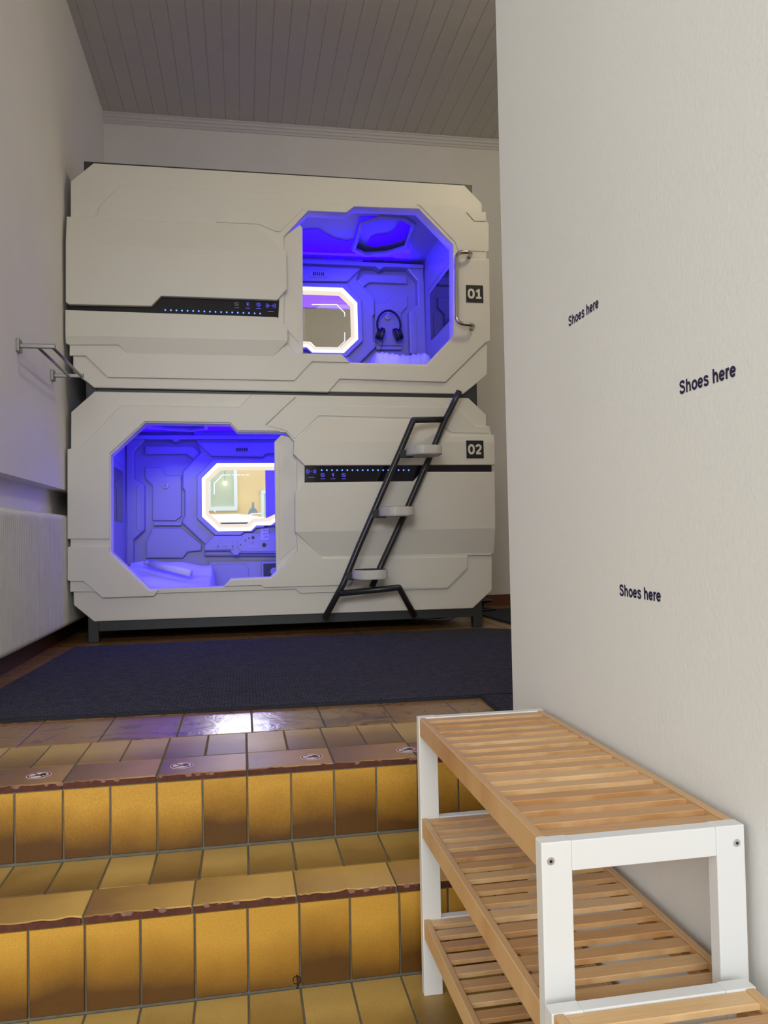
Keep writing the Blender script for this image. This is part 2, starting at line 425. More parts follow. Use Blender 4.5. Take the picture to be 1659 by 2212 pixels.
# ------------------------------------------------------------------ structure
bm = nb()      # upper floor body + tiles
T = Tiles()
fx = [-0.5745+0.1975*i for i in range(-2, 18)]
y = 2.158
while y < YB-0.02:
    d = min(0.2785, YB-y)
    off = 0.0
    for x in fx:
        T.add((x+0.002, y+0.002, ZF), (1, 0, 0), (0, 1, 0), 0.1935, d-0.004, 0.008, mi=0)
    y += 0.2785
x = -1.0
k = 0
x = 0.0022-0.0985*12
while x < XR-0.05:          # small tiles row
    T.add((x+0.002, 1.957, ZF), (1, 0, 0), (0, 1, 0), 0.0945, 0.197, 0.008, mi=1)
    x += 0.0985
def jagline(amp, n=27):
    j = [0.0]*n
    for c in range(random.randint(3, 8)):
        i0 = random.randint(0, n-2); wd_ = random.randint(0, 2); a = random.uniform(0.2, 1)*amp
        for i in range(max(0, i0-wd_), min(n, i0+wd_+1)): j[i] = max(j[i], a*(1-abs(i-i0)/(wd_+1))*random.uniform(0.6, 1.2))
    return [v+random.uniform(0, 0.0006) for v in j]
x = 0.0022-0.197*6
while x < XR-0.05:
    if x+0.19 > -0.95:
        T.add((x+0.002, Y1, ZF), (1, 0, 0), (0, 1, 0), 0.193, 0.135, 0.004, mi=2, jag=jagline(0.007))
        box(T.bm, x+0.002, x+0.195, Y1-0.0005, Y1+0.13, ZF-0.014, ZF-0.0025, mi=3)
    x += 0.197
box(T.bm, -0.97, XR, Y1+0.008, YB, ZF-0.16, ZF-0.003, mi=4)
for i in range(12):
    for j in range(5):
        T.add((XP+0.132+0.1975*i, 0.90+0.1835*j, ZF), (1, 0, 0), (0, 1, 0), 0.1935, 0.180, 0.008, mi=0)
box(T.bm, XP+0.13, XR, 0.85, Y1+0.02, ZF-0.16, ZF-0.003, mi=4)
box(T.bm, XP-0.005, XP+0.14, 1.67, Y1+0.03, Z3-0.1, ZF-0.0035, mi=4)
floor = struct('floor', T.bm, [T_FLOOR, T_TREAD, T_NOSE, REDCLAY, GROUT])

# broken chips on the nosing edges
def chips(bm, xs, yy, zz, mi):
    for x in xs:
        r = random.uniform(0.0025, 0.0065)
        v = bmesh.ops.create_icosphere(bm, subdivisions=2, radius=r)['verts']
        for q in v:
            q.co.x = q.co.x*random.uniform(1.2, 1.9)+x; q.co.y = q.co.y*0.28+yy+0.0008; q.co.z = q.co.z*random.uniform(0.6, 0.9)+zz-0.0045
            for f in q.link_faces: f.material_index = mi
# steps: risers and treads
T = Tiles()
def risers(Yf, ztop, zbot, x0, n):
    for i in range(n):
        x = x0+0.0982*i
        if x+0.098 > 0.60: break
        T.add((x+0.002, Yf, zbot+0.004), (1, 0, 0), (0, 0, 1), 0.0942, ztop-zbot-0.021, 0.008, mi=0)
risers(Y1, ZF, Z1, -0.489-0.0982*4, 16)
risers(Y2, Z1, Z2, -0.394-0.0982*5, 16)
for i in range(-4, 12):      # middle tread
    x = -0.489+0.0982*i
    if x+0.098 > 0.6: break
    T.add((x+0.002, 1.660, Z1), (1, 0, 0), (0, 1, 0), 0.0942, Y1-1.660-0.006, 0.008, mi=1)
for i in range(-4, 5):
    x = -0.300+0.196*i
    w_ = 0.193 if x+0.196 < 0.60 else 0.58-x
    if w_ < 0.05 or x+0.19 < -0.96: continue
    T.add((x+0.002, Y2, Z1), (1, 0, 0), (0, 1, 0), w_, 0.112, 0.004, mi=2, jag=jagline(0.0075))
    box(T.bm, x+0.002, x+w_, Y2-0.0005, Y2+0.11, Z1-0.014, Z1-0.0025, mi=3)
for j in range(5):           # landing
    for i in range(-5, 12):
        x = -0.394+0.0982*i
        if x+0.098 > 0.6: break
        T.add((x+0.002, Y2-0.1985*(j+1)+0.003, Z2), (1, 0, 0), (0, 1, 0), 0.0942, 0.1945, 0.008, mi=1)
box(T.bm, -0.97, XP+0.002, Y1-0.0+0.004, Y1+0.03, Z1-0.1, ZF-0.015, mi=4)
box(T.bm, -0.97, XP+0.002, Y2+0.006, Y1+0.03, Z2-0.1, Z1-0.003, mi=4)
box(T.bm, -0.97, XP+0.002, Y3, Y2+0.03, Z3-0.05, Z2-0.003, mi=4)
chips(T.bm, [random.uniform(-0.5, 0.45) for _ in range(34)], Y1, ZF, 5)
chips(T.bm, [random.uniform(-0.25, 0.35) for _ in range(34)], Y2, Z1, 5)
# dark smudge on a grout line of the lower riser
mk = join(tube([(lambda p: (float(p[0]), Y2-0.0004, float(p[2])))(onY(a, b, Y2)) for a, b in ((633, 2121), (634, 2112), (641, 2107), (648, 2112), (649, 2122), (644, 2126), (634, 2124))], 0.0011, 5),
          tube([(lambda p: (float(p[0]), Y2-0.0004, float(p[2])))(onY(a, b, Y2)) for a, b in ((641, 2106), (643, 2118), (643, 2130), (641, 2138))], 0.0017, 5))
for f in mk.faces: f.material_index = 6
me_ = bpy.data.meshes.new('t'); mk.to_mesh(me_); mk.free(); T.bm.from_mesh(me_); bpy.data.meshes.remove(me_)
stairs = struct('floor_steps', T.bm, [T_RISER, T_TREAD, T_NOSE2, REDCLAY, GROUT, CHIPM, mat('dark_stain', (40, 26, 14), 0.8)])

T = Tiles()
for j in range(11):
    for i in range(-12, 8):
        T.add((-0.96+0.1965*i, YS+0.1985*j, Z3), (1, 0, 0), (0, 1, 0), 0.193, min(0.1945, Y3-YS-0.1985*j), 0.008, mi=0)
box(T.bm, -3.32, XP+0.002, YS, Y3, Z3-0.08, Z3-0.003, mi=1)
box(T.bm, -3.32, -0.97, Y3-0.01, 1.31, Z3-0.08, Z3-0.003, mi=1)
struct('floor_entrance', T.bm, [T_TREAD, GROUT])

# left wall: projecting upper part with a recess below for the radiator
bm = nb()
box(bm, XN-0.12, XN, 1.3, YB+0.1, Z3-0.1, 0.2646)
box(bm, XN-0.12, XL, 1.3, YB+0.1, 0.2646, ZC+0.1)
box(bm, -3.3, XN-0.11, 1.3, 1.42, Z3-0.1, ZC+0.1)
box(bm, -3.4, -3.3, YS-0.2, 1.42, Z3-0.1, ZC+0.1)
struct('wall_left', bm, WHITEWALL)
bm = nb()
box(bm, XN-0.1, XR+0.1, YB, YB+0.1, ZF-0.1, ZC+0.1)
struct('wall_back', bm, WHITEWALL)
bm = boxm(XP, XP+0.13, YS, 1.683, Z3-0.1, ZC+0.1)
struct('wall_right', bm, WALLR)
bm = nb()
box(bm, XR, XR+0.1, 0.9, YB+0.1, ZF-0.1, ZC+0.1)
box(bm, XP+0.13, XR+0.1, 0.8, 0.9, ZF-0.1, ZC+0.1)
struct('wall_side_room', bm, WHITEWALL)
# front wall behind the camera, its opening widened leftwards to light the right wall
bm = nb()
box(bm, -3.3, XP+0.13, YS-0.2, YS, 2.15, ZC+0.1)
box(bm, -0.98, -0.86, YS-0.16, YS-0.04, Z3-0.1, 2.15)
box(bm, XP-0.03, XP+0.13, YS-0.2, YS, Z3-0.1, 2.15)
struct('wall_front', bm, WHITEWALL)
# ceiling: tongue and groove boards running away from the camera
bm = nb()
xw = XN-0.12
pts = []
pitch = 0.0955
x = XL-0.05
while x < XR+0.1:
    x1 = x+pitch
    pts += [(x, ZC+0.003), (x+0.002, ZC+0.003), (x+0.005, ZC), (x1-0.0015, ZC), (x1-0.0003, ZC+0.003)]
    x = x1
for yy in (YS-0.1, YB+0.05):
    pass
va = [bm.verts.new((a, YS-0.1, b)) for a, b in pts]; vb = [bm.verts.new((a, YB+0.05, b)) for a, b in pts]
for i in range(len(pts)-1): bm.faces.new((va[i], va[i+1], vb[i+1], vb[i]))
box(bm, xw, XR+0.1, YS-0.2, YB+0.1, ZC+0.007, ZC+0.1)
box(bm, -3.4, xw+0.1, YS-0.2, 1.42, ZC, ZC+0.1)
struct('ceiling', bm, CEILM)
# cornice on the back wall
prof = [(0, 0), (0.042, 0), (0.042, -0.008), (0.034, -0.012), (0.028, -0.026), (0.020, -0.030), (0.018, -0.044), (0.009, -0.050), (0.008, -0.062), (0, -0.064)]
bm = nb()
va = [bm.verts.new((XL, YB-a, ZC+b)) for a, b in prof]; vb = [bm.verts.new((XR, YB-a, ZC+b)) for a, b in prof]
for i in range(len(prof)-1): bm.faces.new((va[i], va[i+1], vb[i+1], vb[i]))
struct('trim_cornice', bm, TRIMM)
bm = nb(); box(bm, XN, XN+0.016, 1.9, YB, ZF, ZF+0.075, 0.002)
struct('baseboard_left', bm, SKIRT)
bm = nb(); box(bm, XN, XR, YB-0.016, YB, ZF, ZF+0.075, 0.002)
struct('baseboard_back', bm, SKIRTB)

# ------------------------------------------------------------------ street seen in the capsule mirror
FACADE = mat('ochre_rendered_facade', (236, 204, 150), 0.85, noise=0.06, nscale=1.5)
PAVE = mat('grey_paving', (140, 138, 132), 0.9, noise=0.1)
WINDW = mat('white_window_paint', (0.8, 0.85, 0.86), 0.4)
WINDG = mat('reflecting_window_glass', (196, 202, 176), 0.25)
CARW = mat('white_car_paint', (0.85, 0.87, 0.88), 0.15, coat=1.0)
YFAC = -7.0
b_root = thing('building', 'ochre rendered house front with white framed windows across the street, seen in the capsule mirror', 'building', (0, YFAC-1, Z3-0.1))
bm = nb(); box(bm, -7, 7, YFAC-3, YFAC, Z3-0.1, 6.5)
link('facade', bm, FACADE, b_root)
for wx0, wx1, wz0, wz1 in ((-1.32, -0.10, 0.60, 2.1), (0.40, 1.3, 0.2, 1.03)):
    bm = nb()
    for q_, a in enumerate(((wx0, wx0+0.07, wz0, wz1), (wx1-0.07, wx1, wz0, wz1), (wx0, wx1, wz0, wz0+0.09), (wx0, wx1, wz1-0.07, wz1), ((wx0+wx1)/2-0.05, (wx0+wx1)/2+0.05, wz0, wz1))):
        box(bm, a[0], a[1], YFAC-0.01, YFAC+0.05+0.004*q_, a[2], a[3])
    wf = link('window', bm, WINDW, b_root)
    link('pane', boxm(wx0+0.05, wx1-0.05, YFAC, YFAC+0.015, wz0+0.05, wz1-0.05), WINDG, wf)
struct('ground', boxm(-8, 8, YFAC, YS-0.001, Z3-0.2, Z3-0.12), PAVE)
lamp = thing('pendant_lamp', 'glowing bulb hanging behind the window across the street, seen in the mirror', 'lamp', (-0.36, YFAC+0.1, 1.19))
bm = nb(); bmesh.ops.create_uvsphere(bm, u_segments=16, v_segments=10, radius=0.035)
bmesh.ops.translate(bm, verts=bm.verts, vec=(-0.36, YFAC+0.1, 1.19))
link('bulb', bm, mat('glowing_bulb', (1, .9, .7), 0.4, emis=(1.0, 0.85, 0.5), estr=5), lamp, True)
link('cord', tube([(-0.36, YFAC+0.1, 1.22), (-0.36, YFAC+0.1, 2.0)], 0.004), BLACKP, lamp)
# parked car
car = thing('car', 'white parked car whose roof shows at the foot of the capsule mirror', 'car', (-0.5, -5.2, Z3-0.12))
prof = [(-2.3, -0.75), (-2.3, -0.25), (-2.1, -0.12), (-1.5, -0.02), (-0.95, 0.36), (-0.4, 0.45), (0.5, 0.45), (1.2, 0.32), (1.8, -0.02), (2.1, -0.08), (2.15, -0.75)]
bm = nb()
r0 = [bm.verts.new((-0.5+a, -4.45, b)) for a, b in prof]; r1 = [bm.verts.new((-0.5+a, -6.05, b)) for a, b in prof]
bm.faces.new(r0); bm.faces.new(r1[::-1])
for i in range(len(prof)): bm.faces.new((r0[i], r1[i], r1[(i+1) % len(prof)], r0[(i+1) % len(prof)]))
bmesh.ops.recalc_face_normals(bm, faces=bm.faces)
bmesh.ops.bevel(bm, geom=list(bm.edges), offset=0.07, segments=3, affect='EDGES')
link('body', bm, CARW, car, True)
for s0, s1 in ((-1.3, -0.35), (-0.25, 0.95)):
    link('side_window', slab([(-0.5+s0+(0.35 if s0 < -1 else 0), 0.30), (-0.5+s1-(0.2 if s1 > 0.5 else 0), 0.30), (-0.5+s1, 0.0), (-0.5+s0, 0.0)][::-1], -4.445+0.003, -4.40-0.06, 0), DMIRROR, car)
for wxx in (-1.95, 0.85):
    link('wheel', disc((wxx, -4.5, Z3+0.2), (0, 1, 0), 0.32, 0.2, 28, 0.03), BLACKP, car)
bm = slab([XZ2 for XZ2 in [(0.10, 0.47), (0.31, 0.47), (0.27, 0.56), (0.23, 0.59), (0.23, 0.70), (0.19, 0.70), (0.18, 0.59), (0.14, 0.56)]], -5.30, -5.22, 0.006)
link('roof_box', bm, mat('grey_blue_plastic', (120, 135, 145), 0.5), car)

# ------------------------------------------------------------------ radiator
rad = thing('radiator', 'cream ribbed steel radiator in the recess under the left wall', 'radiator', (-0.91, 3.9, ZF))
ry0, ry1, rz0, rz1, rxf = 2.7, 4.85, -0.434, 0.139, -0.8785
bm = nb()
prev = None
n_r = int((ry1-ry0)/0.0130)
def rprof(x):       # rounded top and bottom section
    pts = [(XN+0.002, rz0+0.004)]
    R_ = 0.03
    for k in range(7):
        a = -PI/2+PI/2*k/6; pts.append((x-R_+R_*math.cos(a), rz0+R_+R_*math.sin(a)))
    for k in range(7):
        a = PI/2*k/6; pts.append((x-R_+R_*math.cos(a), rz1-R_+R_*math.sin(a)))
    pts.append((XN+0.002, rz1-0.004))
    return pts
for i in range(n_r*2+1):
    y_ = ry0+(ry1-ry0)*i/(n_r*2)
    dx = (0.0, -0.002, -0.009, -0.002)[i % 4]
    ring = [bm.verts.new((a, y_, b)) for a, b in rprof(rxf+dx)]
    if prev:
        for k in range(len(ring)-1): bm.faces.new((prev[k], ring[k], ring[k+1], prev[k+1]))
    else: bm.faces.new(ring)
    prev = ring
bm.faces.new(prev[::-1])
bmesh.ops.recalc_face_normals(bm, faces=bm.faces)
link('ribbed_panel', bm, RADM, rad)

# ------------------------------------------------------------------ towel rail on the left wall
tr = thing('towel_rail', 'brushed steel double towel rail on the left wall beside the upper capsule', 'towel rail', (XL, 3.58, 0.777))
for y_, zz in ((3.315, 0.805), (3.895, 0.805)):
    a = onX(38, 747, XL) if y_ < 3.5 else onX(112, 811, XL)
    y_, zz = float(a[1]), float(a[2])
    link('wall_plate', boxm(XL, XL+0.012, y_-0.026, y_+0.026, zz-0.026, zz+0.026, bev=0.002), BSTEEL, tr)
    link('arm', boxm(XL+0.01, XL+0.145, y_-0.008, y_+0.008, zz-0.009, zz+0.009, bev=0.003), BSTEEL, tr)
    if y_ < 3.6: ya, za = y_, zz
    else: yb_, zb_ = y_, zz
for xx in (XL+0.078, XL+0.135):
    link('bar', tube([(xx, ya, za-0.004), (xx, yb_, zb_-0.004)], 0.0065), BSTEEL, tr, True)

# ------------------------------------------------------------------ floor mats
def mat_obj(name, poly, z, th, label, seed):
    rnd = random.Random(seed); bm = nb(); P = []
    n = len(poly)
    for i in range(n):
        a = Vector(poly[i]); b = Vector(poly[(i+1) % n]); k = max(1, int((b-a).length/0.05))
        nn = Vector((-(b-a).y, (b-a).x)).normalized()
        for j in range(k):
            p = a.lerp(b, j/k)+nn*rnd.uniform(-0.0015, 0.0015); P.append((p.x, p.y))
    vs = [bm.verts.new((a, b, z+th)) for a, b in P]
    f = bm.faces.new(vs); bm.normal_update()
    if f.normal.z < 0: f.normal_flip()
    r = bmesh.ops.extrude_face_region(bm, geom=[f])
    for e in r['geom']:
        if isinstance(e, bmesh.types.BMVert): e.co.z = z
    bmesh.ops.recalc_face_normals(bm, faces=bm.faces)
    es = [e for e in bm.edges if all(abs(v.co.z-z-th) < 1e-6 for v in e.verts)]
    bmesh.ops.bevel(bm, geom=es, offset=0.004, segments=2, affect='EDGES')
    bm.normal_update()
    for f in bm.faces:
        if abs(f.normal.z) < 0.4: f.material_index = 1
    return tag(link(name, bm, [MATM, MATE]), label, 'floor mat')
def arc(cx, cy, r, a0, a1, n=7):
    return [(cx+r*math.cos(a0+(a1-a0)*k/n), cy+r*math.sin(a0+(a1-a0)*k/n)) for k in range(n+1)]
mz = ZF+0.011
poly = [(-0.862, 2.468), (0.2, 2.425), (1.5, 2.395), (2.3, 2.38), (2.3, 3.2)]
poly += [(1.55, 3.85), (1.43, 3.96), (1.36, 4.03), (1.28, 4.085), (1.2, 4.10), (-0.812, 4.04)]
mat_obj('floor_mat', poly, ZF, 0.0115, 'large dark navy woven mat lying in front of the two capsules', 1)
mat_obj('floor_mat', [tuple(onZ(1037, 1500, mz)[:2]), (1.6, 2.36), (1.6, 1.9), (0.735, 1.9), tuple(onZ(1076, 1532, mz)[:2])], ZF, 0.010, 'small dark mat corner at the foot of the right wall end', 2)
mat_obj('floor_mat', [tuple(onZ(1037, 1326, mz)[:2]), tuple(onZ(1105, 1345, mz)[:2]), (2.3, 4.2), (2.3, 5.3), tuple(onZ(1100, 1313, mz)[:2]), tuple(onZ(1040, 1316, mz)[:2])], ZF, 0.010, 'dark mat on the floor behind the right end of the capsules', 3)

# ------------------------------------------------------------------ capsule frame
YP = 4.25
fr = thing('capsule_frame', 'dark grey steel frame that carries both stacked sleeping capsules', 'frame', (0.26, 4.8, ZF))
xl0 = XZ(181, 348, YP)[0]; xl1 = xl0+0.052; xr1 = XZ(1020, 405, YP)[0]; xr0 = xr1-0.052
ztop = XZ(181, 348, YP)[1]
XL1 = XZ(183, 1392, YP)[0]
for (a, b) in ((xl0, xl1), (xr0, xr1)):
    for (c, d) in ((YP, YP+0.05), (5.22, 5.27)):
        link('post', boxm(a, b, c, d, ZF+0.001, ztop, bev=0.003), DSTEEL, fr)
zr0, zr1 = XZ(600, 1349, YP)[1], XZ(600, 1328, YP)[1]
for (c, d) in ((YP, YP+0.05), (5.22, 5.27)):
    link('rail', boxm(xl1, xr0, c, d, zr0, zr1, bev=0.003), DSTEEL, fr)
    link('rail', boxm(xl1, xr0, c, d, ztop-0.04, ztop, bev=0.003), DSTEEL, fr)
    link('rail', boxm(xl1, xr0, c, d, 0.745, 0.81, bev=0.003), DSTEEL, fr)
for (a, b) in ((xl0, xl1), (xr0, xr1)):
    for z_ in (zr0, 0.745, ztop-0.05):
        link('side_rail', boxm(a+0.004, b-0.004, YP+0.05, 5.22, z_, z_+0.045, bev=0.003), DSTEEL, fr)

# ------------------------------------------------------------------ capsules
def P(pts, Y): return [XZ(a, b, Y) for a, b in pts]
def crop(o, s, pts): return [(o[0]+a/s, o[1]+b/s) for a, b in pts]
CXM = 0.2590*2; DZ = 1.157
def interior(root, T, up):
    """everything behind the front; T maps lower-capsule (x,z) to this capsule"""
    YI = 5.20
    def L(pts): # T applied, keep winding irrelevant
        return [T(x, z) for x, z in pts]
    E = lambda pts, Y: L(P(crop((220, 890), 3.77, pts), Y))
    xa, za = T(-0.715, -0.40); xb, zb = T(1.235, 0.69)
    x0, x1 = min(xa, xb), max(xa, xb); z0, z1 = za, zb
    bm = nb()
    box(bm, x0-0.02, x1+0.02, YI, YI+0.02, z0, z1+0.02)             # back
    box(bm, x0-0.02, x0, 4.30, YI, z0, z1+0.02)
    box(bm, x1, x1+0.02, 4.30, YI, z0, z1+0.02)
    box(bm, x0-0.02, x1+0.02, 4.30, YI+0.02, z0-0.02, z0)
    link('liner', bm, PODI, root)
    # ceiling with octagonal recess
    oc = [(0.712, 4.521), (0.813, 4.42), (0.957, 4.428), (1.035, 4.511), (1.062, 4.899), (0.958, 5.021), (0.821, 5.063), (0.724, 4.965)]
    oc = [(x, y) for x, y in oc]
    if not up: oc = [(CXM-x, y) for x, y in oc]
    cxo = sum(p[0] for p in oc)/8; cyo = sum(p[1] for p in oc)/8
    bm = curve_slab([[(x0, 4.30), (x1, 4.30), (x1, YI), (x0, YI)], oc], 0.0, 0.02, 0)
    bmesh.ops.transform(bm, matrix=Matrix(((1, 0, 0, 0), (0, 0, 1, 0), (0, 1, 0, z1), (0, 0, 0, 1))), verts=bm.verts)
    bmesh.ops.recalc_face_normals(bm, faces=bm.faces)
    box(bm, x0, x1, 4.30, YI, z1+0.045, z1+0.06)
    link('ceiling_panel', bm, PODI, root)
    inner = [(cxo+(x-cxo)*0.90, cyo+(y-cyo)*0.92) for x, y in oc]
    outer = [(cxo+(x-cxo)*1.03, cyo+(y-cyo)*1.03) for x, y in oc]
    bm = curve_slab([outer, inner], 0.0, 0.02, 0.004)
    bmesh.ops.transform(bm, matrix=Matrix(((1, 0, 0, 0), (0, 0, 1, 0), (0, 1, 0, z1-0.014), (0, 0, 0, 1))), verts=bm.verts)
    bmesh.ops.recalc_face_normals(bm, faces=bm.faces)
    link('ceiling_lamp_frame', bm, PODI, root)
    def DP(pts, zz):
        q = [onZ(a, b, 1.847) for a, b in pts]
        q = [(float(p[0]), float(p[1])) for p in q]
        if not up: q = [(CXM-x, y) for x, y in q]
        bm = nb(); f = bm.faces.new([bm.verts.new((x, min(y, 5.19), zz)) for x, y in q]); bm.normal_update()
        if f.normal.z > 0: f.normal_flip()
        r = bmesh.ops.extrude_face_region(bm, geom=[f])
        for e in r['geom']:
            if isinstance(e, bmesh.types.BMVert): e.co.z += 0.004
        bmesh.ops.recalc_face_normals(bm, faces=bm.faces)
        return bm
    link('blue_glow_patch', DP([(645, 495), (688, 493), (706, 505), (725, 514), (748, 519), (763, 516), (776, 468), (812, 466), (782, 478), (757, 538), (768, 546), (645, 543)], z1-0.005), GLOWB, root)  # saturated LED glow on the ceiling drawn as emissive patches, not real fixtures
    link('blue_glow_patch', DP([(792, 541), (800, 527), (812, 521), (838, 519), (853, 509), (862, 492), (868, 476), (888, 484), (889, 497), (874, 530), (836, 542), (808, 546)], z1+0.038), GLOWB, root)  # same painted glow inside the octagonal recess
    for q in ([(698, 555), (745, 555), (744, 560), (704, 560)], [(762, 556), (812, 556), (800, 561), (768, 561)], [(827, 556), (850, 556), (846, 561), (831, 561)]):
        link('led_slot', DP(q, z1-0.005), GLOWB, root)
    # cove lip along the back that hides the led strip
    link('led_strip', boxm(x0+0.10, x1-0.10, YI-0.10, YI-0.088, z1-0.010, z1-0.003), LEDB, root)
    # relief of the back wall
    R_ = 1900
    if True:
        bmx = [slab(E([(735, 150), (805, 330), (655, 485), (655, 620), (672, 640), (672, 850), (655, 875), (655, 905), (835, 1075), (835, 1172), (R_, 1172), (R_, 150)], 5.16), 5.15, YI, 0.010),
               slab(E([(200, 190), (350, 190), (350, 235), (265, 330), (265, 540), (350, 600), (350, 960), (260, 1040), (260, 1250), (200, 1250)], 5.15), 5.13, YI, 0.010),
               slab(E([(350, 450), (490, 450), (520, 515), (650, 515), (650, 850), (600, 885), (410, 885), (410, 600), (350, 540)], 5.18), 5.182, YI, 0.006),
               slab(E([(350, 275), (740, 275), (800, 335), (750, 390), (690, 345), (350, 345)], 5.17), 5.165, YI, 0.008),
               slab(E([(410, 945), (650, 945), (815, 1080), (810, 1130), (700, 1140), (660, 1190), (360, 1190), (360, 1060)], 5.17), 5.168, YI, 0.008),
               slab(E([(420, 895), (650, 895), (650, 925), (420, 925)], 5.17), 5.165, YI, 0.004),
               slab(E([(300, 590), (322, 620), (322, 950), (300, 975), (282, 950), (282, 620)], 5.12), 5.124, 5.14, 0.003),
               slab(E([(770, 245), (890, 362), (1310, 370), (1340, 342), (R_, 342), (R_, 245)], 5.13), 5.12, YI, 0.012),
               slab(E([(200, 190), (R_, 190), (R_, 225), (640, 225), (600, 250), (560, 225), (200, 225)], 5.13), 5.11, YI, 0.008),
               slab(E([(835, 1085), (905, 1008), (1130, 1008), (1170, 985), (R_, 985), (R_, 1150), (1120, 1150), (1110, 1168), (1070, 1168), (1045, 1130), (835, 1130)], 5.11), 5.10, YI, 0.008),
               slab(E([(870, 1215), (R_, 1205), (R_, 1330), (R_, 1480), (870, 1480)], 5.17), 5.16, YI, 0.006),
               slab(E([(880, 1270), (940, 1240), (1160, 1238), (1195, 1270), (1195, 1470), (880, 1470)], 5.155), 5.150, YI, 0.005)]
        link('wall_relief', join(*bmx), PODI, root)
    # end wall seams and dark screen
    sgn = 1 if up else -1
    xe = x1 if up else x0
    yy0, yy1 = 4.36, 4.975
    zz0, zz1 = T(0, 0.115)[1], T(0, 0.420)[1]
    link('wall_screen', boxm(min(xe, xe-sgn*0.004), max(xe, xe-sgn*0.004), yy0, yy1, zz0, zz1), DMIRROR, root)
    link('end_panel', boxm(min(xe, xe-sgn*0.003), max(xe, xe-sgn*0.003), 4.32, 5.06, T(0, 0.46)[1], T(0, 0.60)[1], bev=0.001), PODI, root)
    link('end_panel', boxm(min(xe, xe-sgn*0.003), max(xe, xe-sgn*0.003), 4.32, 5.06, T(0, -0.30)[1], T(0, 0.07)[1], bev=0.001), PODI, root)
    # lit mirror
    C3 = lambda pts, Y: L(P(crop((420, 980), 8.295, pts), Y))
    o_ = [(340, 95), (1240, 100), (1290, 45), (3300, 45), (3700, 400), (3700, 900), (3500, 1250), (1270, 1300), (1240, 1325), (1110, 1330), (1030, 1405), (885, 1410), (830, 1460), (370, 1460), (45, 1160), (45, 400)]
    l_ = [(400, 170), (3250, 165), (3600, 450), (3600, 850), (3400, 1160), (1450, 1220), (1370, 1280), (1110, 1285), (1015, 1380), (420, 1390), (135, 1130), (130, 440)]
    g_ = [(470, 300), (3200, 295), (3480, 500), (3480, 800), (3300, 1040), (1440, 1085), (1300, 1150), (1050, 1160), (940, 1255), (480, 1260), (262, 1060), (260, 500)]
    mr = link('mirror', slab(C3(g_, 5.145), 5.145, 5.15, 0), MIRROR, root)
    link('mirror_frame', curve_slab([C3(o_, 5.11), C3(l_, 5.11)], 5.108, 5.15, 0.004), PODI, mr)
    # glowing bevel between frame and glass
    bm = nb()
    a = C3(l_, 5.112); b = C3([((l_[i][0]+g_[i][0]*1.0)/2, (l_[i][1]+g_[i][1])/2) for i in range(12)], 5.125); c = C3(g_, 5.144)
    va = [bm.verts.new((x, 5.112, z)) for x, z in a]; vb = [bm.verts.new((x, 5.125, z)) for x, z in b]; vc = [bm.verts.new((x, 5.144, z)) for x, z in c]
    for i in range(12):
        j = (i+1) % 12
        f = bm.faces.new((va[i], va[j], vb[j], vb[i])); f.material_index = 0
        f = bm.faces.new((vb[i], vb[j], vc[j], vc[i])); f.material_index = 1
    link('light_ring', bm, [RINGW, RINGE], mr)
    if not up:
        lines = [[(355, 730), (355, 530), (400, 490), (455, 430), (495, 382), (645, 382)], [(680, 380), (820, 380)], [(840, 380), (895, 380)], [(915, 380), (970, 380)],
                 [(360, 1010), (372, 1050)], [(455, 1130), (520, 1182), (562, 1182)], [(810, 1175), (915, 1175), (935, 1155)], [(970, 1110), (1020, 1075), (1200, 1070)]]
        tr_ = lambda q: L(P(crop((420, 980), 8.295, q), 5.144))
    else:
        lines = [[(305, 945), (530, 945), (600, 1020), (600, 1050)], [(600, 1195), (600, 1275), (535, 1335), (345, 1335), (295, 1285), (210, 1285)]]
        tr_ = lambda q: P(crop((600, 430), 4.1475, q), 5.144)
    for q in lines: link('etched_light_line', tube([(x, 5.1435, z) for x, z in tr_(q)], 0.0024, 6), ETCH, mr)
    # air vent
    v = E([(1065, 282), (1215, 332)], 5.12); x0v, x1v = sorted((v[0][0], v[1][0])); z1v, z0v = max(v[0][1], v[1][1]), min(v[0][1], v[1][1])
    vt = link('vent', boxm(x0v, x1v, 5.114, 5.121, z0v, z1v, bev=0.001), PODI, root)
    link('vent_slot', boxm(x0v+0.022, x1v-0.022, 5.112, 5.1145, z0v+0.009, z1v-0.009), BLACKP, vt)
    bm = nb()
    for k in range(5):
        xk = x0v+0.034+(x1v-x0v-0.068)*k/4; box(bm, xk-0.002, xk+0.002, 5.1095, 5.1125, z0v+0.009, z1v-0.009)
    link('louvre', bm, WPLAST if up else PODI, vt)
    # socket plate
    c_ = E([(1005, 1095)], 5.10)[0]
    sp = link('socket_plate', slab([(c_[0]-0.055, c_[1]-0.02), (c_[0]+0.055, c_[1]-0.02), (c_[0]+0.04, c_[1]+0.028), (c_[0]-0.04, c_[1]+0.028)], 5.094, 5.101, 0.002), PODI, root)
    sk = link('socket', disc((c_[0], 5.092, c_[1]), (0, -1, 0), 0.017, 0.005, 24, 0.001), PODI, sp)
    for dx in (-0.007, 0.007): link('socket_hole', disc((c_[0]+dx, 5.0892, c_[1]), (0, -1, 0), 0.0026, 0.001, 10), BLACKP, sp)
    for dx in (-0.045, 0.045): link('screw', disc((c_[0]+dx, 5.093, c_[1]), (0, -1, 0), 0.004, 0.004, 12), BLACKP, sp)
    # control panel
    cp = link('control_panel', slab(E([(1100, 1060), (1130, 1040), (1150, 1005), (1230, 1000), (R_, 1000), (R_, 1135), (1135, 1135), (1100, 1100)], 5.10), 5.092, 5.101, 0.003), PODI, root)
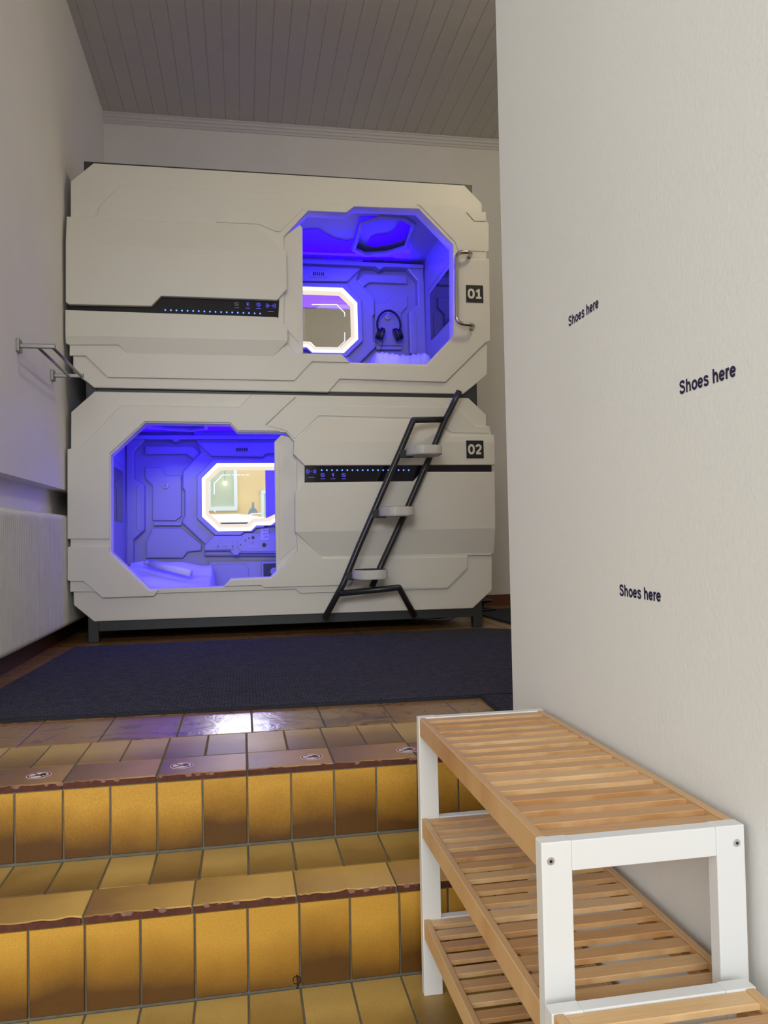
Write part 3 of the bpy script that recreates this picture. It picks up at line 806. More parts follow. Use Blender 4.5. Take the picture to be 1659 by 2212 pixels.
    for kx, kz, r in ((1322, 1083, 0.013), (1232, 1022, 0.009), (1197, 1028, 0.004), (1228, 1062, 0.006), (1168, 1045, 0.004), (1130, 1082, 0.004)):
        c_ = E([(kx, kz)], 5.09)[0]
        link('button', disc((c_[0], 5.089, c_[1]), (0, -1, 0), r, 0.006, 20, 0.001), BLACKP if r > 0.008 or r < 0.005 else ICONW, cp)
    bm = nb()
    for k in range(8):
        c_ = E([(1195+10*k, 1096)], 5.09)[0]; box(bm, c_[0]-0.0015, c_[0]+0.0015, 5.09, 5.092, c_[1]-0.003, c_[1]+0.003)
    link('scale_mark', bm, DIGITM, cp)
    # wall hook
    h_ = E([(520, 600)], 5.17)[0] if not up else XZ(837, 685, 5.17)
    hk = link('wall_hook', disc((h_[0], 5.168, h_[1]), (0, -1, 0), 0.018, 0.016, 28, 0.003), WPLAST, root)
    link('peg', tube([(h_[0], 5.17, h_[1]), (h_[0], 5.135, h_[1]-0.002), (h_[0], 5.132, h_[1]+0.026)], 0.0045, fillet=0.01), WPLAST, hk, True)
    # led light: blue
    area('blue_led_glow', (0.26, YI-0.12, z1-0.05), (0.26, YI-0.25, z1+0.1), 1.75, 0.03, 9.0, (0.015, 0.0, 1.0)).parent = None
    area('blue_led_light', (0.26, 4.55, z1-0.012), (0.26, 4.75, z1-0.6), 1.7, 0.5, 23, (0.04, 0.012, 1.0))
    # bed base and mattress
    return h_

def front(root, up):
    S1 = 3.072
    if up:
        sil = [(202, 352), (1003, 400), (1041.4, 439), (1041.4, 456), (1050, 458), (1050, 478), (1056, 482), (1057, 544), (1052, 545), (1052, 559), (1057, 560), (1058.7, 736), (1052.7, 739), (1052.7, 809), (1001.6, 851),
               (203, 837.5), (158, 802), (158, 775), (150, 768), (149.5, 744), (141, 740), (141.5, 463), (152.4, 463), (152.4, 391.6)]
        hole = [(613, 510), (666, 455), (747.7, 459), (765, 446), (904.5, 451), (978.7, 528.5), (979.7, 724.5), (921, 787), (755.5, 783), (738, 765), (639.6, 763), (613.5, 738)]
        base_sil = [(202, 352), (1003, 400), (1041.4, 439), (1041.4, 738), (1052.7, 742), (1052.7, 809), (1001.6, 851), (203, 837.5), (158, 802), (158, 742), (152.4, 740), (152.4, 391.6)]
        link('front_shell', curve_slab([P(base_sil, 4.236), P(hole, 4.236)], 4.236, 4.33, 0.004), PODW, root)
        # around the opening and lower band
        e1 = [(202, 352), (1003, 400), (1041.4, 439), (1041.4, 741), (1047, 741.7), (963, 826), (733.6, 819), (709, 847.6), (203, 837.5), (158, 802), (158, 742), (152.4, 740), (152.4, 391.6)]
        e1 = [(212, 462), (214.5, 443.7), (261.6, 399), (605, 417), (614.5, 426), (680, 429.5), (690, 435), (885.6, 443), (898, 437), (987.5, 443), (1008, 458), (1025, 477), (1050, 478), (1056, 482), (1056.6, 543),
              (1051, 544.5), (1051, 559), (1057, 560), (1058.7, 736), (1052.7, 738.6), (1047, 741.7), (963, 826), (733.6, 819), (709, 847.8), (203, 837.5), (158, 802), (158, 741), (160, 500)]
        link('raised_surround', curve_slab([P(e1, 4.226), P(hole, 4.226)], 4.226, 4.238, 0.003), PODW, root)
        for g in ([(466.7, 479.5), (525, 427), (612, 430), (655, 451), (606, 500), (596, 500), (560, 484)],
                  [(900, 441), (985, 444.5), (1007, 460), (1024, 478.5), (1049, 480), (1049, 543), (990, 541), (983, 522), (908, 444)]):
            link('raised_surround', slab(P(g, 4.221), 4.221, 4.228, 0.003), PODW, root)
        g = [(987, 559.5), (1057, 560.5), (1058.7, 736), (1052, 738.5), (1047, 741.5), (962.5, 825), (734, 818), (709.5, 846.5), (204, 836.5), (159, 801.5), (159, 770), (182, 772), (231, 817), (637, 824.5), (676, 784), (757, 787), (922, 791), (984, 727)]
        link('raised_surround', slab(P(g, 4.221), 4.221, 4.228, 0.003), PODW, root)
        link('corner_block', slab(P([(1008, 458), (1050, 458), (1050, 477.5), (1025, 477)], 4.216), 4.216, 4.24, 0.003), PODW, root)
        c = [(150, 742), (150, 768), (185, 768.6), (232.3, 814.8), (636, 822), (674, 781), (755, 783), (738, 766), (630, 764), (560, 700), (200, 690)]
        link('lower_band', slab(P(c, 4.214), 4.214, 4.228, 0.004), PODW, root)
        A = [(141.5, 463), (556, 482.8), (618, 544.6), (619.7, 624.4), (598.5, 648), (348, 639), (326.7, 660.8), (149, 657), (141.5, 652)]
        B = [(140.6, 669), (598.5, 684.6), (621.3, 707.4), (621.3, 738.3), (568.6, 792), (298.4, 786), (255, 744), (149, 744), (140.8, 740)]
        yA = 4.196
        link('side_panel', slab(P(A, yA), yA, 4.232, 0.005, creases=((XZ(300, 532, yA)[1], 1, 0.16),)), PODW, root)
        link('side_panel', slab(P(B, yA), yA, 4.232, 0.005, creases=((XZ(300, 728, yA)[1], -1, 0.22),)), PODW, root)
        slot = [(149, 650), (326, 655), (346, 634), (600, 643), (603, 650), (601, 690), (149, 674)]
        link('groove', slab(P([(985, 541), (1052, 544), (1052, 560), (985, 556)], 4.2225), 4.2225, 4.2235, 0), ICONW, root) if False else None
        dp = link('display_strip', slab(P(slot, 4.221), 4.221, 4.229, 0.0), BLACKG, root)
        d0, d1 = (357, 669.5), (562, 677.3); n = 18
        rf = (585, 660.5); icons = [(511, 656.5), (535, 657.5), (558.5, 658)]; idy = 8
        ends = [XZ(*d0, 4.22), XZ(*d1, 4.22)]
        door = [(600, 520), (648, 485), (653.5, 492), (655, 762), (640, 768), (600, 742)]
        dr_ = [(642, 503), (646, 740), (622, 714), (600, 692), (600, 540)]
        plate = (1006.3, 615.7, 1044, 654.5)
    else:
        hole = [(314.3, 913.7), (496, 916.3), (513, 933.5), (618, 934), (634.3, 953), (641, 985), (642, 1189), (584.8, 1246.7), (499, 1250), (483, 1267), (323.5, 1272.7), (239.8, 1193), (239.8, 983)]
        base_sil = [(204.6, 845.3), (1012, 859.8), (1050.5, 895.8), (1051.4, 1000), (1063, 1190), (1063, 1275), (1021.6, 1314), (203, 1343), (159, 1307), (158.4, 1281), (152.8, 1180), (152.8, 968), (153.5, 890)]
        link('front_shell', curve_slab([P(base_sil, 4.236), P(hole, 4.236)], 4.236, 4.33, 0.004), PODW, root)
        e1 = [(543, 852), (515.5, 878.8), (261.6, 874.6), (171, 966), (152.5, 969), (145.4, 970), (145.4, 1164), (152, 1165.5), (152, 1181), (145.4, 1182), (145.4, 1253), (151, 1255), (151, 1278.6), (206, 1278.6), (221, 1291.6), (331.6, 1288), (340, 1282), (637.6, 1272.7), (649, 1281.8), (968, 1272), (1010.7, 1228.7), (1011, 1200), (1062, 1200), (1062, 940), (1057, 920), (1029.5, 919), (988.7, 880), (966.8, 878.6), (930, 858.5)]
        link('raised_surround', curve_slab([P(e1, 4.226), P(hole, 4.226)], 4.226, 4.238, 0.003), PODW, root)
        g = [(172, 968), (261.6, 876), (515.5, 880), (540, 858), (600, 862), (700, 866), (966, 880), (987, 881.5), (1028, 920.5), (1056, 922), (1056, 935), (975, 934), (940, 904), (689, 898), (632, 948), (615, 930), (515, 929.5), (498, 912), (312.5, 909.5), (235, 981), (235, 1165), (152.5, 1164), (152.5, 969)]
        g = [(619, 876), (966.8, 879.5), (987.5, 881.5), (1028, 920.5), (1057, 922), (1057, 936), (975, 934), (940, 904), (689, 898), (636, 948), (618.5, 930), (575, 919)]
        link('raised_surround', slab(P(g, 4.221), 4.221, 4.228, 0.003), PODW, root)
        h = [(145.4, 1182), (152.5, 1180.5), (236, 1180.5), (236, 1195), (322, 1276.5), (344, 1274), (331.6, 1288), (221, 1291.6), (180, 1256), (151, 1256), (145.4, 1253)]
        link('lower_band', slab(P(h, 4.214), 4.214, 4.23, 0.004), PODW, root)
        h2 = [(145.4, 970), (172, 969), (262, 876), (515, 880), (574, 918), (514, 929.5), (498, 912.5), (312.5, 910), (236, 981), (236, 1165), (145.4, 1164)]
        h2 = [(145.4, 970), (172, 969), (312.5, 911), (236, 981), (236, 1165), (145.4, 1164)]
        link('raised_surround', slab(P([(145.4, 970), (171, 969), (262, 876.2), (515.7, 880.3), (542, 854), (640, 857), (619, 875.5), (574, 918), (605, 931), (514, 930.5), (497, 912.8), (313, 910.3), (236.5, 980), (236.5, 1164.5), (145.4, 1164)], 4.216), 4.216, 4.23, 0.004), PODW, root)
        q = [(484.6, 1266.8), (564, 1264.6), (571, 1269.5), (757, 1264), (784, 1206), (697, 1206), (640, 1150), (643, 1192), (587, 1250), (500, 1253)]
        link('lower_band', slab(P(q, 4.214), 4.214, 4.23, 0.004), PODW, root)
        q = [(767.7, 1225), (784, 1207), (1009, 1202), (1009, 1227), (967, 1270), (757, 1272.5)]
        link('raised_surround', slab(P(q, 4.2205), 4.2205, 4.23, 0.003), PODW, root)
        A = [(689.3, 902), (941, 906), (973, 939), (1068, 939), (1069, 1004), (658, 1005.5), (634, 980.5), (635, 954)]
        B = [(658, 1042), (893, 1039.3), (913.5, 1019), (1069, 1019), (1071, 1197), (697, 1205), (637.6, 1149), (637, 1062)]
        yA = 4.196
        link('side_panel', slab(P(A, yA), yA, 4.232, 0.005, creases=((XZ(850, 955, yA)[1], 1, 0.20),)), PODW, root)
        link('side_panel', slab(P(B, yA), yA, 4.232, 0.005, creases=((XZ(850, 1145, yA)[1], -1, 0.22),)), PODW, root)
        slot = [(658, 998), (1062, 998), (1062, 1026), (912, 1026), (896, 1045), (658, 1046)]
        dp = link('display_strip', slab(P(slot, 4.221), 4.221, 4.229, 0.0), BLACKG, root)
        d0, d1 = (695, 1015.5), (883, 1015.5); n = 18
        rf = (672.5, 1018.5); icons = [(697, 1026), (719.5, 1026), (742.5, 1026)]; idy = 8
        door = [(592.5, 954), (608, 939), (625, 944), (660, 965), (660, 1200), (625, 1212), (599, 1236), (596.5, 1232)]
        dr_ = [(603.5, 974), (637.6, 1005), (660, 1005), (660, 1179), (637.6, 1179), (603.5, 1211)]
        plate = (1007, 951.6, 1044.8, 990)
    yd = 4.258
    dd = link('sliding_door', slab(P(door, yd), yd, 4.295, 0.005), PODW, root)
    link('door_inset', slab(P(dr_, yd-0.004), yd-0.004, yd+0.002, 0.002), PODW, dd)
    for i in range(n):
        a = i/(n-1); x, z = XZ(d0[0]+(d1[0]-d0[0])*a, d0[1]+(d1[1]-d0[1])*a, 4.22)
        link('indicator_light', disc((x, 4.2205, z), (0, -1, 0), 0.0042, 0.002, 10), LEDDOT, dp)
    x, z = XZ(*rf, 4.22)
    bms = [disc((x, 4.2205, z), (0, -1, 0), 0.0022, 0.0015, 10)]
    for r_ in (0.011, 0.018, 0.025):
        for s_ in (0, PI):
            bms.append(tube([(x+r_*math.cos(s_+a*0.62), 4.2204, z+r_*0.9*math.sin(s_+a*0.62)) for a in (-1, -.6, -.2, .2, .6, 1)], 0.0014, 5))
    link('card_reader_symbol', join(*bms), ICONB, dp)
    for k, (ix, iy) in enumerate(icons):
        x, z = XZ(ix, iy, 4.22)
        ring = [(x+0.0095*math.cos(t*PI/8), 4.2204, z+0.0095*math.sin(t*PI/8)) for t in range(16)]
        b_ = [tube([(x-0.005, 4.2204, z+0.005), (x+0.005, 4.2204, z-0.005)], 0.0017, 5)]
        if k != 1: b_.append(tube(ring, 0.0013, 5, cyclic=True))
        else: b_ += [tube([(x-0.006, 4.2204, z+0.008), (x+0.006, 4.2204, z+0.009)], 0.0014, 5), tube([(x+0.004, 4.2204, z+0.005), (x-0.004, 4.2204, z-0.001), (x+0.003, 4.2204, z-0.008)], 0.0015, 5)]
        link('warning_icon', join(*b_), ICONB if not (up and k == 0) else ICONW, dp)
        link('caption_mark', boxm(x-0.012, x+0.012, 4.2200, 4.2211, z-0.0215, z-0.0195), ICONB, dp)
    x, z = XZ(rf[0], rf[1]+12.5, 4.22); link('caption_mark', boxm(x-0.016, x+0.016, 4.2200, 4.2211, z-0.001, z+0.0015), ICONB, dp)
    yp = 4.2235 if up else 4.196+0.0
    # number plate
    ypl = 4.221 if up else 4.196
    dpt = 0.003
    a = XZ(plate[0], plate[1], ypl); b = XZ(plate[2], plate[3], ypl)
    y0 = ypl
    if not up:
        y0 = ypl-0.0
    pt = link('number_plate', boxm(a[0], b[0], y0-dpt, y0+0.02, b[1], a[1]), PLATEM, root)
    tm = text_mesh('01' if up else '02', (b[0]-a[0])*0.80, (a[1]-b[1])*0.55)
    xform(tm, (a[0]+(b[0]-a[0])*0.085, y0-dpt-0.0002, b[1]+(a[1]-b[1])*0.23), (1, 0, 0), (0, 0, 1))
    link('number', tm, DIGITM, pt)

Tlow = lambda x, z: (x, z)
Tup = lambda x, z: (CXM-x, z+DZ)
p1 = thing('sleeping_capsule', 'upper white sleeping capsule numbered 01 with its opening on the right', 'sleeping capsule', (0.26, 4.75, 0.81))
front(p1, True); hookU = interior(p1, Tup, True)
p2 = thing('sleeping_capsule', 'lower white sleeping capsule numbered 02 with its opening on the left', 'sleeping capsule', (0.26, 4.75, -0.42))
front(p2, False); hookL = interior(p2, Tlow, False)

# grab handle of the upper capsule
hy = 4.165
hp = [XZ(1021, 548, 4.226), XZ(1012, 541, hy), XZ(984.5, 545, hy), XZ(985.5, 697, hy), XZ(1012, 705, hy), XZ(1026, 708, 4.226)]
ys = [4.228, hy, hy, hy, hy, 4.228]
pts = [(x, y, z) for (x, z), y in zip(hp, ys)]
x_, z_ = XZ(1019, 543, hy); x2_, z2_ = XZ(1024, 703, hy)
pts = [(x_+0.002, 4.228, z_-0.012), (x_, hy, z_-0.004), (*[XZ(986, 545, hy)[0]], hy, XZ(986, 545, hy)[1]), (XZ(986.5, 699, hy)[0], hy, XZ(986.5, 699, hy)[1]), (x2_, hy, z2_+0.002), (x2_+0.002, 4.228, z2_-0.004)]
link('grab_handle', tube(pts, 0.0115, 14, fillet=0.05, seg=8), CHROME, p1, True)
for q in (pts[0], pts[-1]): pass

# safe in the lower capsule
s0 = XZ(564, 1213, 5.12); s1 = XZ(615, 1262, 5.12)
sf = link('safe', boxm(s0[0], s1[0], 5.115, 5.158, s1[1], s0[1], bev=0.006), PODI, p2)
link('safe_door', boxm(s0[0]+0.014, s1[0]-0.01, 5.107, 5.117, s1[1]+0.01, s0[1]-0.014, bev=0.002), DSTEEL, sf)
kx = XZ(592, 1234, 5.1)
link('safe_knob', disc((kx[0], 5.098, kx[1]), (0, -1, 0), 0.024, 0.02, 28, 0.004), PODI, sf)
# paper note taped on the control panel
n0 = XZ(562.5, 1142, 5.09); n1 = XZ(580.5, 1167, 5.09)
nt_ = link('paper_note', boxm(n0[0], n1[0], 5.0885, 5.0895, n1[1], n0[1]), mat('note_paper', (0.6, 0.6, 0.65), 0.8), None)
tag(nt_, 'small paper note with three handwritten lines taped inside the lower capsule', 'note')
scr = []
rr = random.Random(5)
for li in range(3):
    zc = n0[1]-(0.012+0.021*li); xs = n0[0]+0.008+0.008*li
    pts = []
    for k in range(14-3*li):
        pts.append((xs+0.0028*k, 5.0882, zc+rr.uniform(-0.0045, 0.0045)))
    scr.append(tube(pts, 0.0011, 5))
hw = link('handwriting', join(*scr), TEXTM, nt_)

# mattresses, bedding
def lump(name, x0, x1, y0, y1, z0, zfun, mt, n=44, amp=0.006, seed=1, parent=None, rx=0.03):
    rnd = random.Random(seed); ph = [(rnd.uniform(6, 40), rnd.uniform(6, 40), rnd.uniform(0, 6)) for _ in range(9)]
    bm = nb(); g = []
    for i in range(n+1):
        row = []
        for j in range(n+1):
            u, v = i/n, j/n
            x = x0+(x1-x0)*u; y = y0+(y1-y0)*v
            e = min(u, 1-u)*(x1-x0); e2 = min(v, 1-v)*(y1-y0)
            k = min(1, e/rx)*min(1, e2/rx); k = 1-(1-k)**2
            w = sum(math.sin(a*x+b*y+c)/9 for a, b, c in ph)
            z = z0+(zfun(u, v)-z0)*k+amp*2.2*w*k
            ex = 0.006*math.sin(30*y+ph[0][2])*(1 if u in (0, 1) else 0); ey = 0.006*math.sin(26*x)*(1 if v in (0, 1) else 0)
            row.append(bm.verts.new((x+ex, y+ey, z)))
        g.append(row)
    for i in range(n):
        for j in range(n): bm.faces.new((g[i][j], g[i+1][j], g[i+1][j+1], g[i][j+1]))
    b0 = [g[i][0] for i in range(n+1)]+[g[n][j] for j in range(1, n+1)]+[g[i][n] for i in range(n-1, -1, -1)]+[g[0][j] for j in range(n-1, 0, -1)]
    bm.faces.new(b0[::-1])
    bmesh.ops.recalc_face_normals(bm, faces=bm.faces)
    return link(name, bm, mt, parent, True)
FABF = mat('fluffy_white_duvet_cover', (0.80, 0.79, 0.80), 0.95, bump=1.0, bscale=70)
MATTR = mat('white_mattress_cover', (0.72, 0.72, 0.76), 0.85, bump=0.3, bscale=100)
for (zb, lab) in ((-0.399, 'thin white mattress on the floor of the lower capsule'), (-0.399+DZ, 'thin white mattress on the floor of the upper capsule')):
    tag(link('mattress', boxm(-0.70, 1.22, 4.34, 5.08, zb, zb+0.055, bev=0.02), MATTR), lab, 'mattress')
zm = -0.344
duvet = lump('duvet', -0.70, -0.165, 4.345, 5.03, zm, lambda u, v: -0.290+0.115*v+0.012*math.sin(6*u)+0.02*(1-u)+0.035*max(0, v-0.72)/0.28, FABF, 90, 0.009, 3)
tag(duvet, 'fluffy white folded duvet at the left end of the lower capsule', 'duvet')
a = XZ(322, 1217, 4.75); b = XZ(411, 1238, 4.60)
za = -0.292+0.105*0.6+0.045
rbm = tube([(a[0], 4.78, a[1]), (b[0], 4.62, b[1])], 0.021, 20)
roll = thing('rolled_sheet', 'tight white roll of sheet lying on the folded duvet', 'rolled sheet', ((a[0]+b[0])/2, 4.7, (a[1]+b[1])/2))
link('sheet', rbm, FABW, roll, True)
link('inner_roll', tube([(a[0]-0.03, 4.80, a[1]+0.003), (a[0]+0.02, 4.77, a[1]+0.001)], 0.014, 16), FABW, roll, True)
pillow = lump('pillow', XZ(785, 780, 4.9)[0], 1.215, 4.66, 5.09, zm+DZ, lambda u, v: 1.088+0.05*math.sin(PI*min(1, max(0, v)))+0.008*math.sin(9*u)+0.004*math.sin(47*u+9*v)+0.003*math.sin(83*u-14*v), FABF, 110, 0.007, 11, rx=0.07)
tag(pillow, 'crinkled white pillow lying under the headphones in the upper capsule', 'pillow')

# headphones hanging on the hook of the upper capsule
hx, hz = hookU
hd = thing('headphones', 'black over-ear headphones hanging from the hook in the upper capsule', 'headphones', (hx, 5.11, hz-0.08))
hc = (hx, hz-0.062)
Rx, Rz = 0.079, 0.094
band = [(hc[0]+Rx*math.cos(t), 5.128, hc[1]+Rz*math.sin(t)) for t in [PI*(-0.18+1.36*k/26) for k in range(27)]]
bb = tube(band, 0.0065, 10)
for v in bb.verts: v.co.y = 5.128+(v.co.y-5.128)*2.2
link('headband', bb, mat('blue_black_plastic', (0.010, 0.009, 0.03), 0.3), hd, True)
for s in (-1, 1):
    cx = hc[0]+s*(0.052); cz = hc[1]-0.067
    e = disc((0, 0, 0), (1, 0, 0), 0.042, 0.034, 28, 0.008)
    bmesh.ops.transform(e, matrix=Matrix.Translation((cx, 5.118, cz)) @ Matrix.Rotation(-s*0.32, 4, 'Y') @ Matrix.Diagonal((1, 0.75, 1, 1)), verts=e.verts)
    cup = link('ear_cup', e, BLACKP, hd)
    e = disc((0, 0, 0), (1, 0, 0), 0.0435, 0.003, 28)
    bmesh.ops.transform(e, matrix=Matrix.Translation((cx, 5.118, cz)) @ Matrix.Rotation(-s*0.32, 4, 'Y') @ Matrix.Diagonal((1, 0.75, 1, 1)), verts=e.verts)
    link('silver_ring', e, BSTEEL, cup)
    e = disc((0, 0, 0), (1, 0, 0), 0.036, 0.018, 28, 0.006)
    bmesh.ops.transform(e, matrix=Matrix.Translation((cx+s*0.025, 5.118, cz+0.002)) @ Matrix.Rotation(-s*0.32, 4, 'Y') @ Matrix.Diagonal((1, 0.75, 1, 1)), verts=e.verts)
    link('outer_shell', e, BLACKP, cup)
x = hc[0]-0.05
link('cable', tube([(x, 5.115, hc[1]-0.10), (x+0.004, 5.115, hc[1]-0.125), (x-0.012, 5.11, hc[1]-0.17), (x-0.014, 5.10, hc[1]-0.22), (x-0.010, 5.09, hc[1]-0.27)], 0.0022, 8, fillet=0.03), BLACKP, hd, True)

# ------------------------------------------------------------------ ladder
ld = thing('ladder', 'dark grey tubular ladder with three white foot pads leaning on the capsules', 'ladder', (0.65, 4.08, -0.42))
YLl, YLr = 4.075, 4.145
def LP(px, py, Y): x, z = XZ(px, py, Y); return (x, Y, z)
link('rail', tube([LP(992, 845, YLr), LP(974, 883, YLr), LP(960, 910, YLr), LP(925, 995, YLr), LP(872, 1115, YLr), LP(826, 1215, YLr-0.02), LP(803, 1268, YLl+0.012)], 0.0165, 14), LADM, ld, True)
link('rail', tube([LP(957, 906, YLr), LP(893, 907.5, YLl), LP(868, 966, YLl), LP(822, 1071, YLl), LP(775, 1180, YLl), LP(741, 1262, YLl), LP(702, 1334, YLl+0.02), ], 0.0165, 14, fillet=0.004), LADM, ld, True)
link('foot_brace', tube([LP(734, 1282, YLl), LP(862, 1269, YLl+0.02), LP(895, 1329, YP-0.022)], 0.0165, 14, fillet=0.006), LADM, ld, True)
link('wall_spacer', tube([LP(990, 848, YLr), LP(990, 848, 4.26)], 0.012, 12), LADM, ld, True)
link('wall_spacer', tube([LP(702, 1333, YLl+0.01), LP(702, 1333, 4.255)], 0.012, 12), LADM, ld, True)
for (cx, ct, bx) in ((915.5, 975, 874), (857, 1105.5, 814), (799, 1240, 757)):
    Yc = 4.035
    x, z = XZ(cx, ct, Yc)
    bm = nb(); n = 40; outl = []
    for k in range(n):
        t = 2*PI*k/n; sx = math.copysign(abs(math.cos(t))**0.75, math.cos(t)); sy = math.copysign(abs(math.sin(t))**0.85, math.sin(t))
        outl.append((x+0.091*sx, Yc+0.112*sy))
    hz_ = 0.0235
    top = [bm.verts.new((a, b, z+hz_)) for a, b in outl]
    ft = bm.faces.new(top)
    r = bmesh.ops.extrude_face_region(bm, geom=[ft])
    for e in r['geom']:
        if isinstance(e, bmesh.types.BMVert): e.co.z = z-hz_
    bmesh.ops.recalc_face_normals(bm, faces=bm.faces)
    es = [e for e in bm.edges if abs(e.verts[0].co.z-e.verts[1].co.z) < 1e-6]
    bmesh.ops.bevel(bm, geom=es, offset=0.004, segments=2, affect='EDGES')
    st = link('foot_pad', bm, WPLAST, ld)
    bm = nb(); vs = [bm.verts.new((x+(a-x)*0.9, Yc+(b-Yc)*0.88, z+hz_+0.0015)) for a, b in outl]; ft = bm.faces.new(vs)
    r = bmesh.ops.extrude_face_region(bm, geom=[ft])
    for e in r['geom']:
        if isinstance(e, bmesh.types.BMVert): e.co.z -= 0.003
    bmesh.ops.recalc_face_normals(bm, faces=bm.faces)
    link('grip_surface', bm, BLACKT, st)
    xb = XZ(bx, ct+6, Yc)[0]
    link('bracket', boxm(xb-0.02, x-0.05, 4.058, 4.082, z-0.03, z+0.012, bev=0.002), LADM, ld)

# ------------------------------------------------------------------ black stand behind the capsules, cable below them
q0 = onZ(1050, 1322, ZF); X0, Y0 = float(q0[0])-0.03, float(q0[1])
sd = thing('slipper_stand', 'black stand with flat slipper shapes behind the right foot of the capsules', 'stand', (X0, Y0, ZF))
link('post', tube([(X0-0.03, Y0, ZF), (X0-0.03, Y0, ZF+0.17)], 0.045, 16), BLACKP, sd, True)
for (dx, zz, w_) in ((0.0, 0.018, 0.115), (-0.01, 0.075, 0.10), (-0.02, 0.148, 0.062)):
    bm = nb(); bmesh.ops.create_uvsphere(bm, u_segments=24, v_segments=12, radius=1)
    bmesh.ops.transform(bm, matrix=Matrix.Translation((X0+dx-0.01, Y0, ZF+zz)) @ Matrix.Diagonal((w_, 0.06, 0.017, 1)), verts=bm.verts)
    link('slipper', bm, BLACKP, sd, True)
cb = [onZ(935, 1338, ZF+0.005), onZ(955, 1339, ZF+0.005), onZ(972, 1336, ZF+0.005), onZ(983, 1331, ZF+0.005)]
cb = [(float(p[0]), float(p[1]), ZF+0.005) for p in cb]
cb = [(cb[0][0]-0.15, cb[0][1]+0.12, ZF+0.005)]+cb
tag(link('power_cord', tube(cb, 0.0045, 8, fillet=0.05), WPLAST, None, True), 'short white cord lying on the floor under the capsules', 'cord')

# ------------------------------------------------------------------ no-shoes stickers on the top step
STW = mat('white_sticker', (0.78, 0.76, 0.76), 0.5); STR = mat('red_sticker_print', (150, 24, 34), 0.5); STB = mat('black_sticker_print', (0.01, 0.01, 0.012), 0.5)
labs = ['round no-shoes sticker farthest left on the top step edge', 'round no-shoes sticker with purple light on it, second from the left on the top step',
        'round no-shoes sticker beside chipped tile edge, third from the left on the top step', 'round no-shoes sticker nearest the shoe rack on the top step edge']
def ring_poly(cx, cy, r, z, n=40): return [(cx+r*math.cos(2*PI*k/n), cy+r*math.sin(2*PI*k/n), z) for k in range(n)]
def plane_poly(pts, th=0.0004):
    bm = nb(); vs = [bm.verts.new(p) for p in pts]; f = bm.faces.new(vs); bm.normal_update()
    if f.normal.z < 0: f.normal_flip()
    r = bmesh.ops.extrude_face_region(bm, geom=[f])
    for e in r['geom']:
        if isinstance(e, bmesh.types.BMVert): e.co.z -= th
    bmesh.ops.recalc_face_normals(bm, faces=bm.faces); return bm
for (px, py), lb, rot in zip(((84, 1674), (393, 1653), (673, 1634.5), (879, 1619)), labs, (-0.1, 0.05, 0.05, 0.1)):
    c = onZ(px, py, ZF+0.001); cx, cy = float(c[0]), float(c[1]); r = 0.0265
    s_ = thing('sticker', lb, 'sticker', (cx, cy, ZF), 'no-shoes stickers along the top step')
    link('backing', plane_poly(ring_poly(cx, cy, r, ZF+0.0007)), STW, s_)
    bm = nb(); a = [bm.verts.new(p) for p in ring_poly(cx, cy, r*0.93, ZF+0.0009)]; b = [bm.verts.new(p) for p in ring_poly(cx, cy, r*0.78, ZF+0.0009)]
    for i in range(40): bm.faces.new((a[i], a[(i+1) % 40], b[(i+1) % 40], b[i]))
    link('red_ring', bm, STR, s_)
    cr, sr = math.cos(rot), math.sin(rot)
    R2 = lambda u, v: (cx+(u*cr-v*sr)*r, cy+(u*sr+v*cr)*r, ZF+0.0011)
    shoe = [(-0.68, -0.34), (-0.3, -0.30), (0.1, -0.12), (0.45, -0.12), (0.62, -0.30), (0.58, 0.18), (0.40, 0.46), (0.12, 0.42), (-0.02, 0.12), (-0.3, -0.12), (-0.66, -0.22)]
    link('shoe_symbol', plane_poly([R2(u, v) for u, v in shoe]), STB, s_)
    link('red_slash', plane_poly([(p[0], p[1], p[2]+0.0002) for p in (R2(-0.60, 0.50), R2(-0.50, 0.60), R2(0.60, -0.50), R2(0.50, -0.60))]), STR, s_)

# ------------------------------------------------------------------ lettering on the right wall
for (bx, by, x0, x1, lb) in ((1237.4, 700.4, 1228.6, 1294.9, 'small dark lettering reading Shoes here, highest and farthest on the right wall'),
                             (1485, 847, 1468.6, 1592.3, 'dark lettering reading Shoes here, nearest the right edge of the photo'),
                             (1351.4, 1288.5, 1339.2, 1428.4, 'dark lettering reading Shoes here, lowest on the wall above the shoe rack')):
    p = onX(bx, by, XP); ya = float(onX(x0, by, XP)[1]); yb = float(onX(x1, by, XP)[1])
    wd_ = ya-yb
    tm = text_mesh('Shoes here', wd_, 0.0180, stroke=0.20)
    xform(tm, (XP-0.0001, ya, float(p[2])), (0, -1, 0), (0, 0, 1))
    tag(link('wall_lettering', tm, TEXTM), lb, 'lettering', 'Shoes here lettering on the right wall')

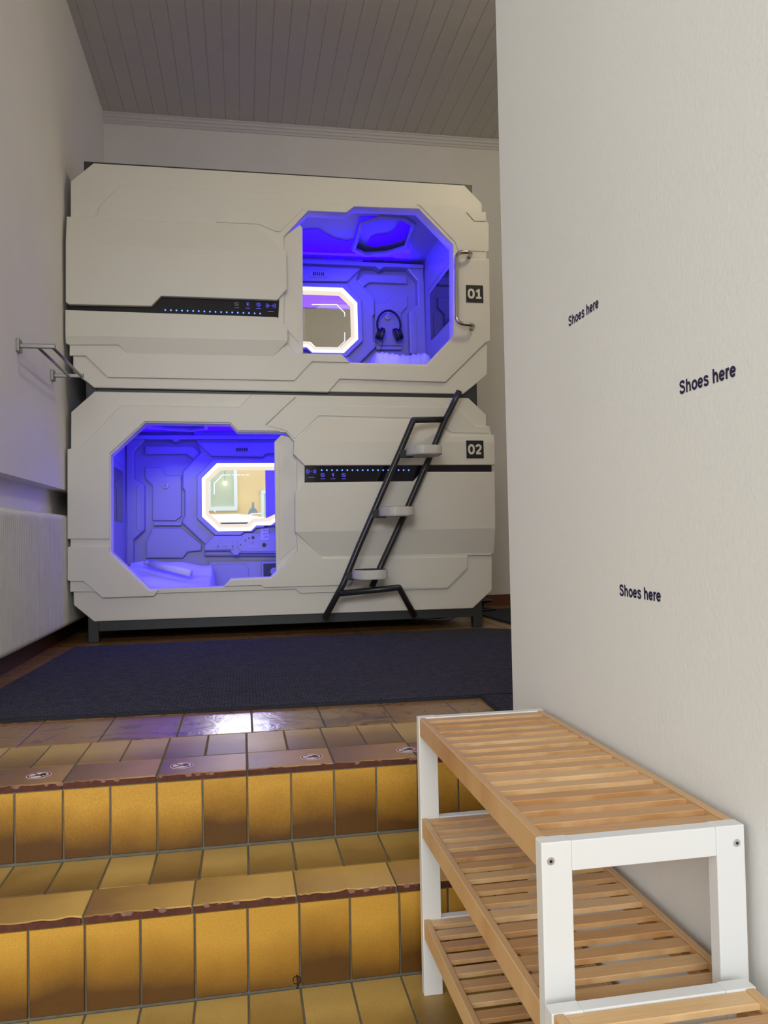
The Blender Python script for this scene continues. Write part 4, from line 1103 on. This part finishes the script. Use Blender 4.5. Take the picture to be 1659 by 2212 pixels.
# ------------------------------------------------------------------ shoe racks
def shoe_rack(x0, x1, y0, y1, ztop, zbase, tiers, label):
    root = thing('shoe_rack', label, 'shoe rack', ((x0+x1)/2, (y0+y1)/2, zbase))
    pw, pt = 0.036, 0.019
    for ye, sg in ((y0, 1), (y1-pt, -1)):
        for xa in (x0, x1-pw):
            lg = link('leg', boxm(xa, xa+pw, ye, ye+pt, zbase, ztop, bev=0.0012), WPAINT, root)
            if sg == 1:
                xs = xa+0.0105 if xa == x0 else xa+pw-0.0105
                sc = link('screw', disc((xs, ye-0.0002, ztop-0.0205), (0, -1, 0), 0.0045, 0.0016, 24, 0.0004), SCREWM, lg)
                link('hex_socket', disc((xs, ye-0.0012, ztop-0.0205), (0, -1, 0), 0.0019, 0.0006, 6), BLACKP, sc)
        for zt in tiers:
            zt2 = zt if zt != ztop else ztop
            link('crossbar', boxm(x0+pw, x1-pw, ye+0.0008, ye+pt-0.0008, zt2-0.034, zt2-0.0005, bev=0.001), WPAINT, root)
    for zt in tiers:
        ya, yb = y0+pt, y1-pt
        T = Tiles()
        n = 15; pitch = (yb-ya-0.0235)/(n-1); sw = 0.0235
        xi0, xi1 = (x0+0.002+0.011, x1-0.002-0.011)
        for k in range(n):
            yy = ya+pitch*k+0.0005-(0.0 if k else 0)-(0.001 if k == n-1 else 0)
            T.add((xi0, yy, zt-0.002), (1, 0, 0), (0, 1, 0), xi1-xi0, sw, 0.0072, ch=0.0008)
        sh = link('shelf', T.bm, BAMBOO, root)
        for xa in (x0+0.002, x1-0.002-0.011):
            T = Tiles()
            T.add((xa, yb, zt), (0, -1, 0), (1, 0, 0), yb-ya, 0.011, 0.034, ch=0.0012, rnd=random.uniform(0.3, 0.6))
            # inner ledge the slats rest on
            xl_ = xa+0.011 if xa < (x0+x1)/2 else xa-0.012
            T.add((xl_, yb, zt-0.0125), (0, -1, 0), (1, 0, 0), yb-ya, 0.012, 0.016, ch=0.001, rnd=0.8)
            link('side_rail', T.bm, BAMBOO, sh)
    return root
zt = -0.3465
shoe_rack(0.3225, 0.573, 0.845, 1.487, zt, Z2, (zt, zt-0.188, zt-0.376), 'tall bamboo shoe rack with white legs standing beside the steps')
zt2 = -0.5045
shoe_rack(0.311, 0.5485, 0.165, 0.816, zt2, Z3, (zt2, zt2-0.188, zt2-0.376), 'lower bamboo shoe rack in the bottom right corner, in front of the tall one')
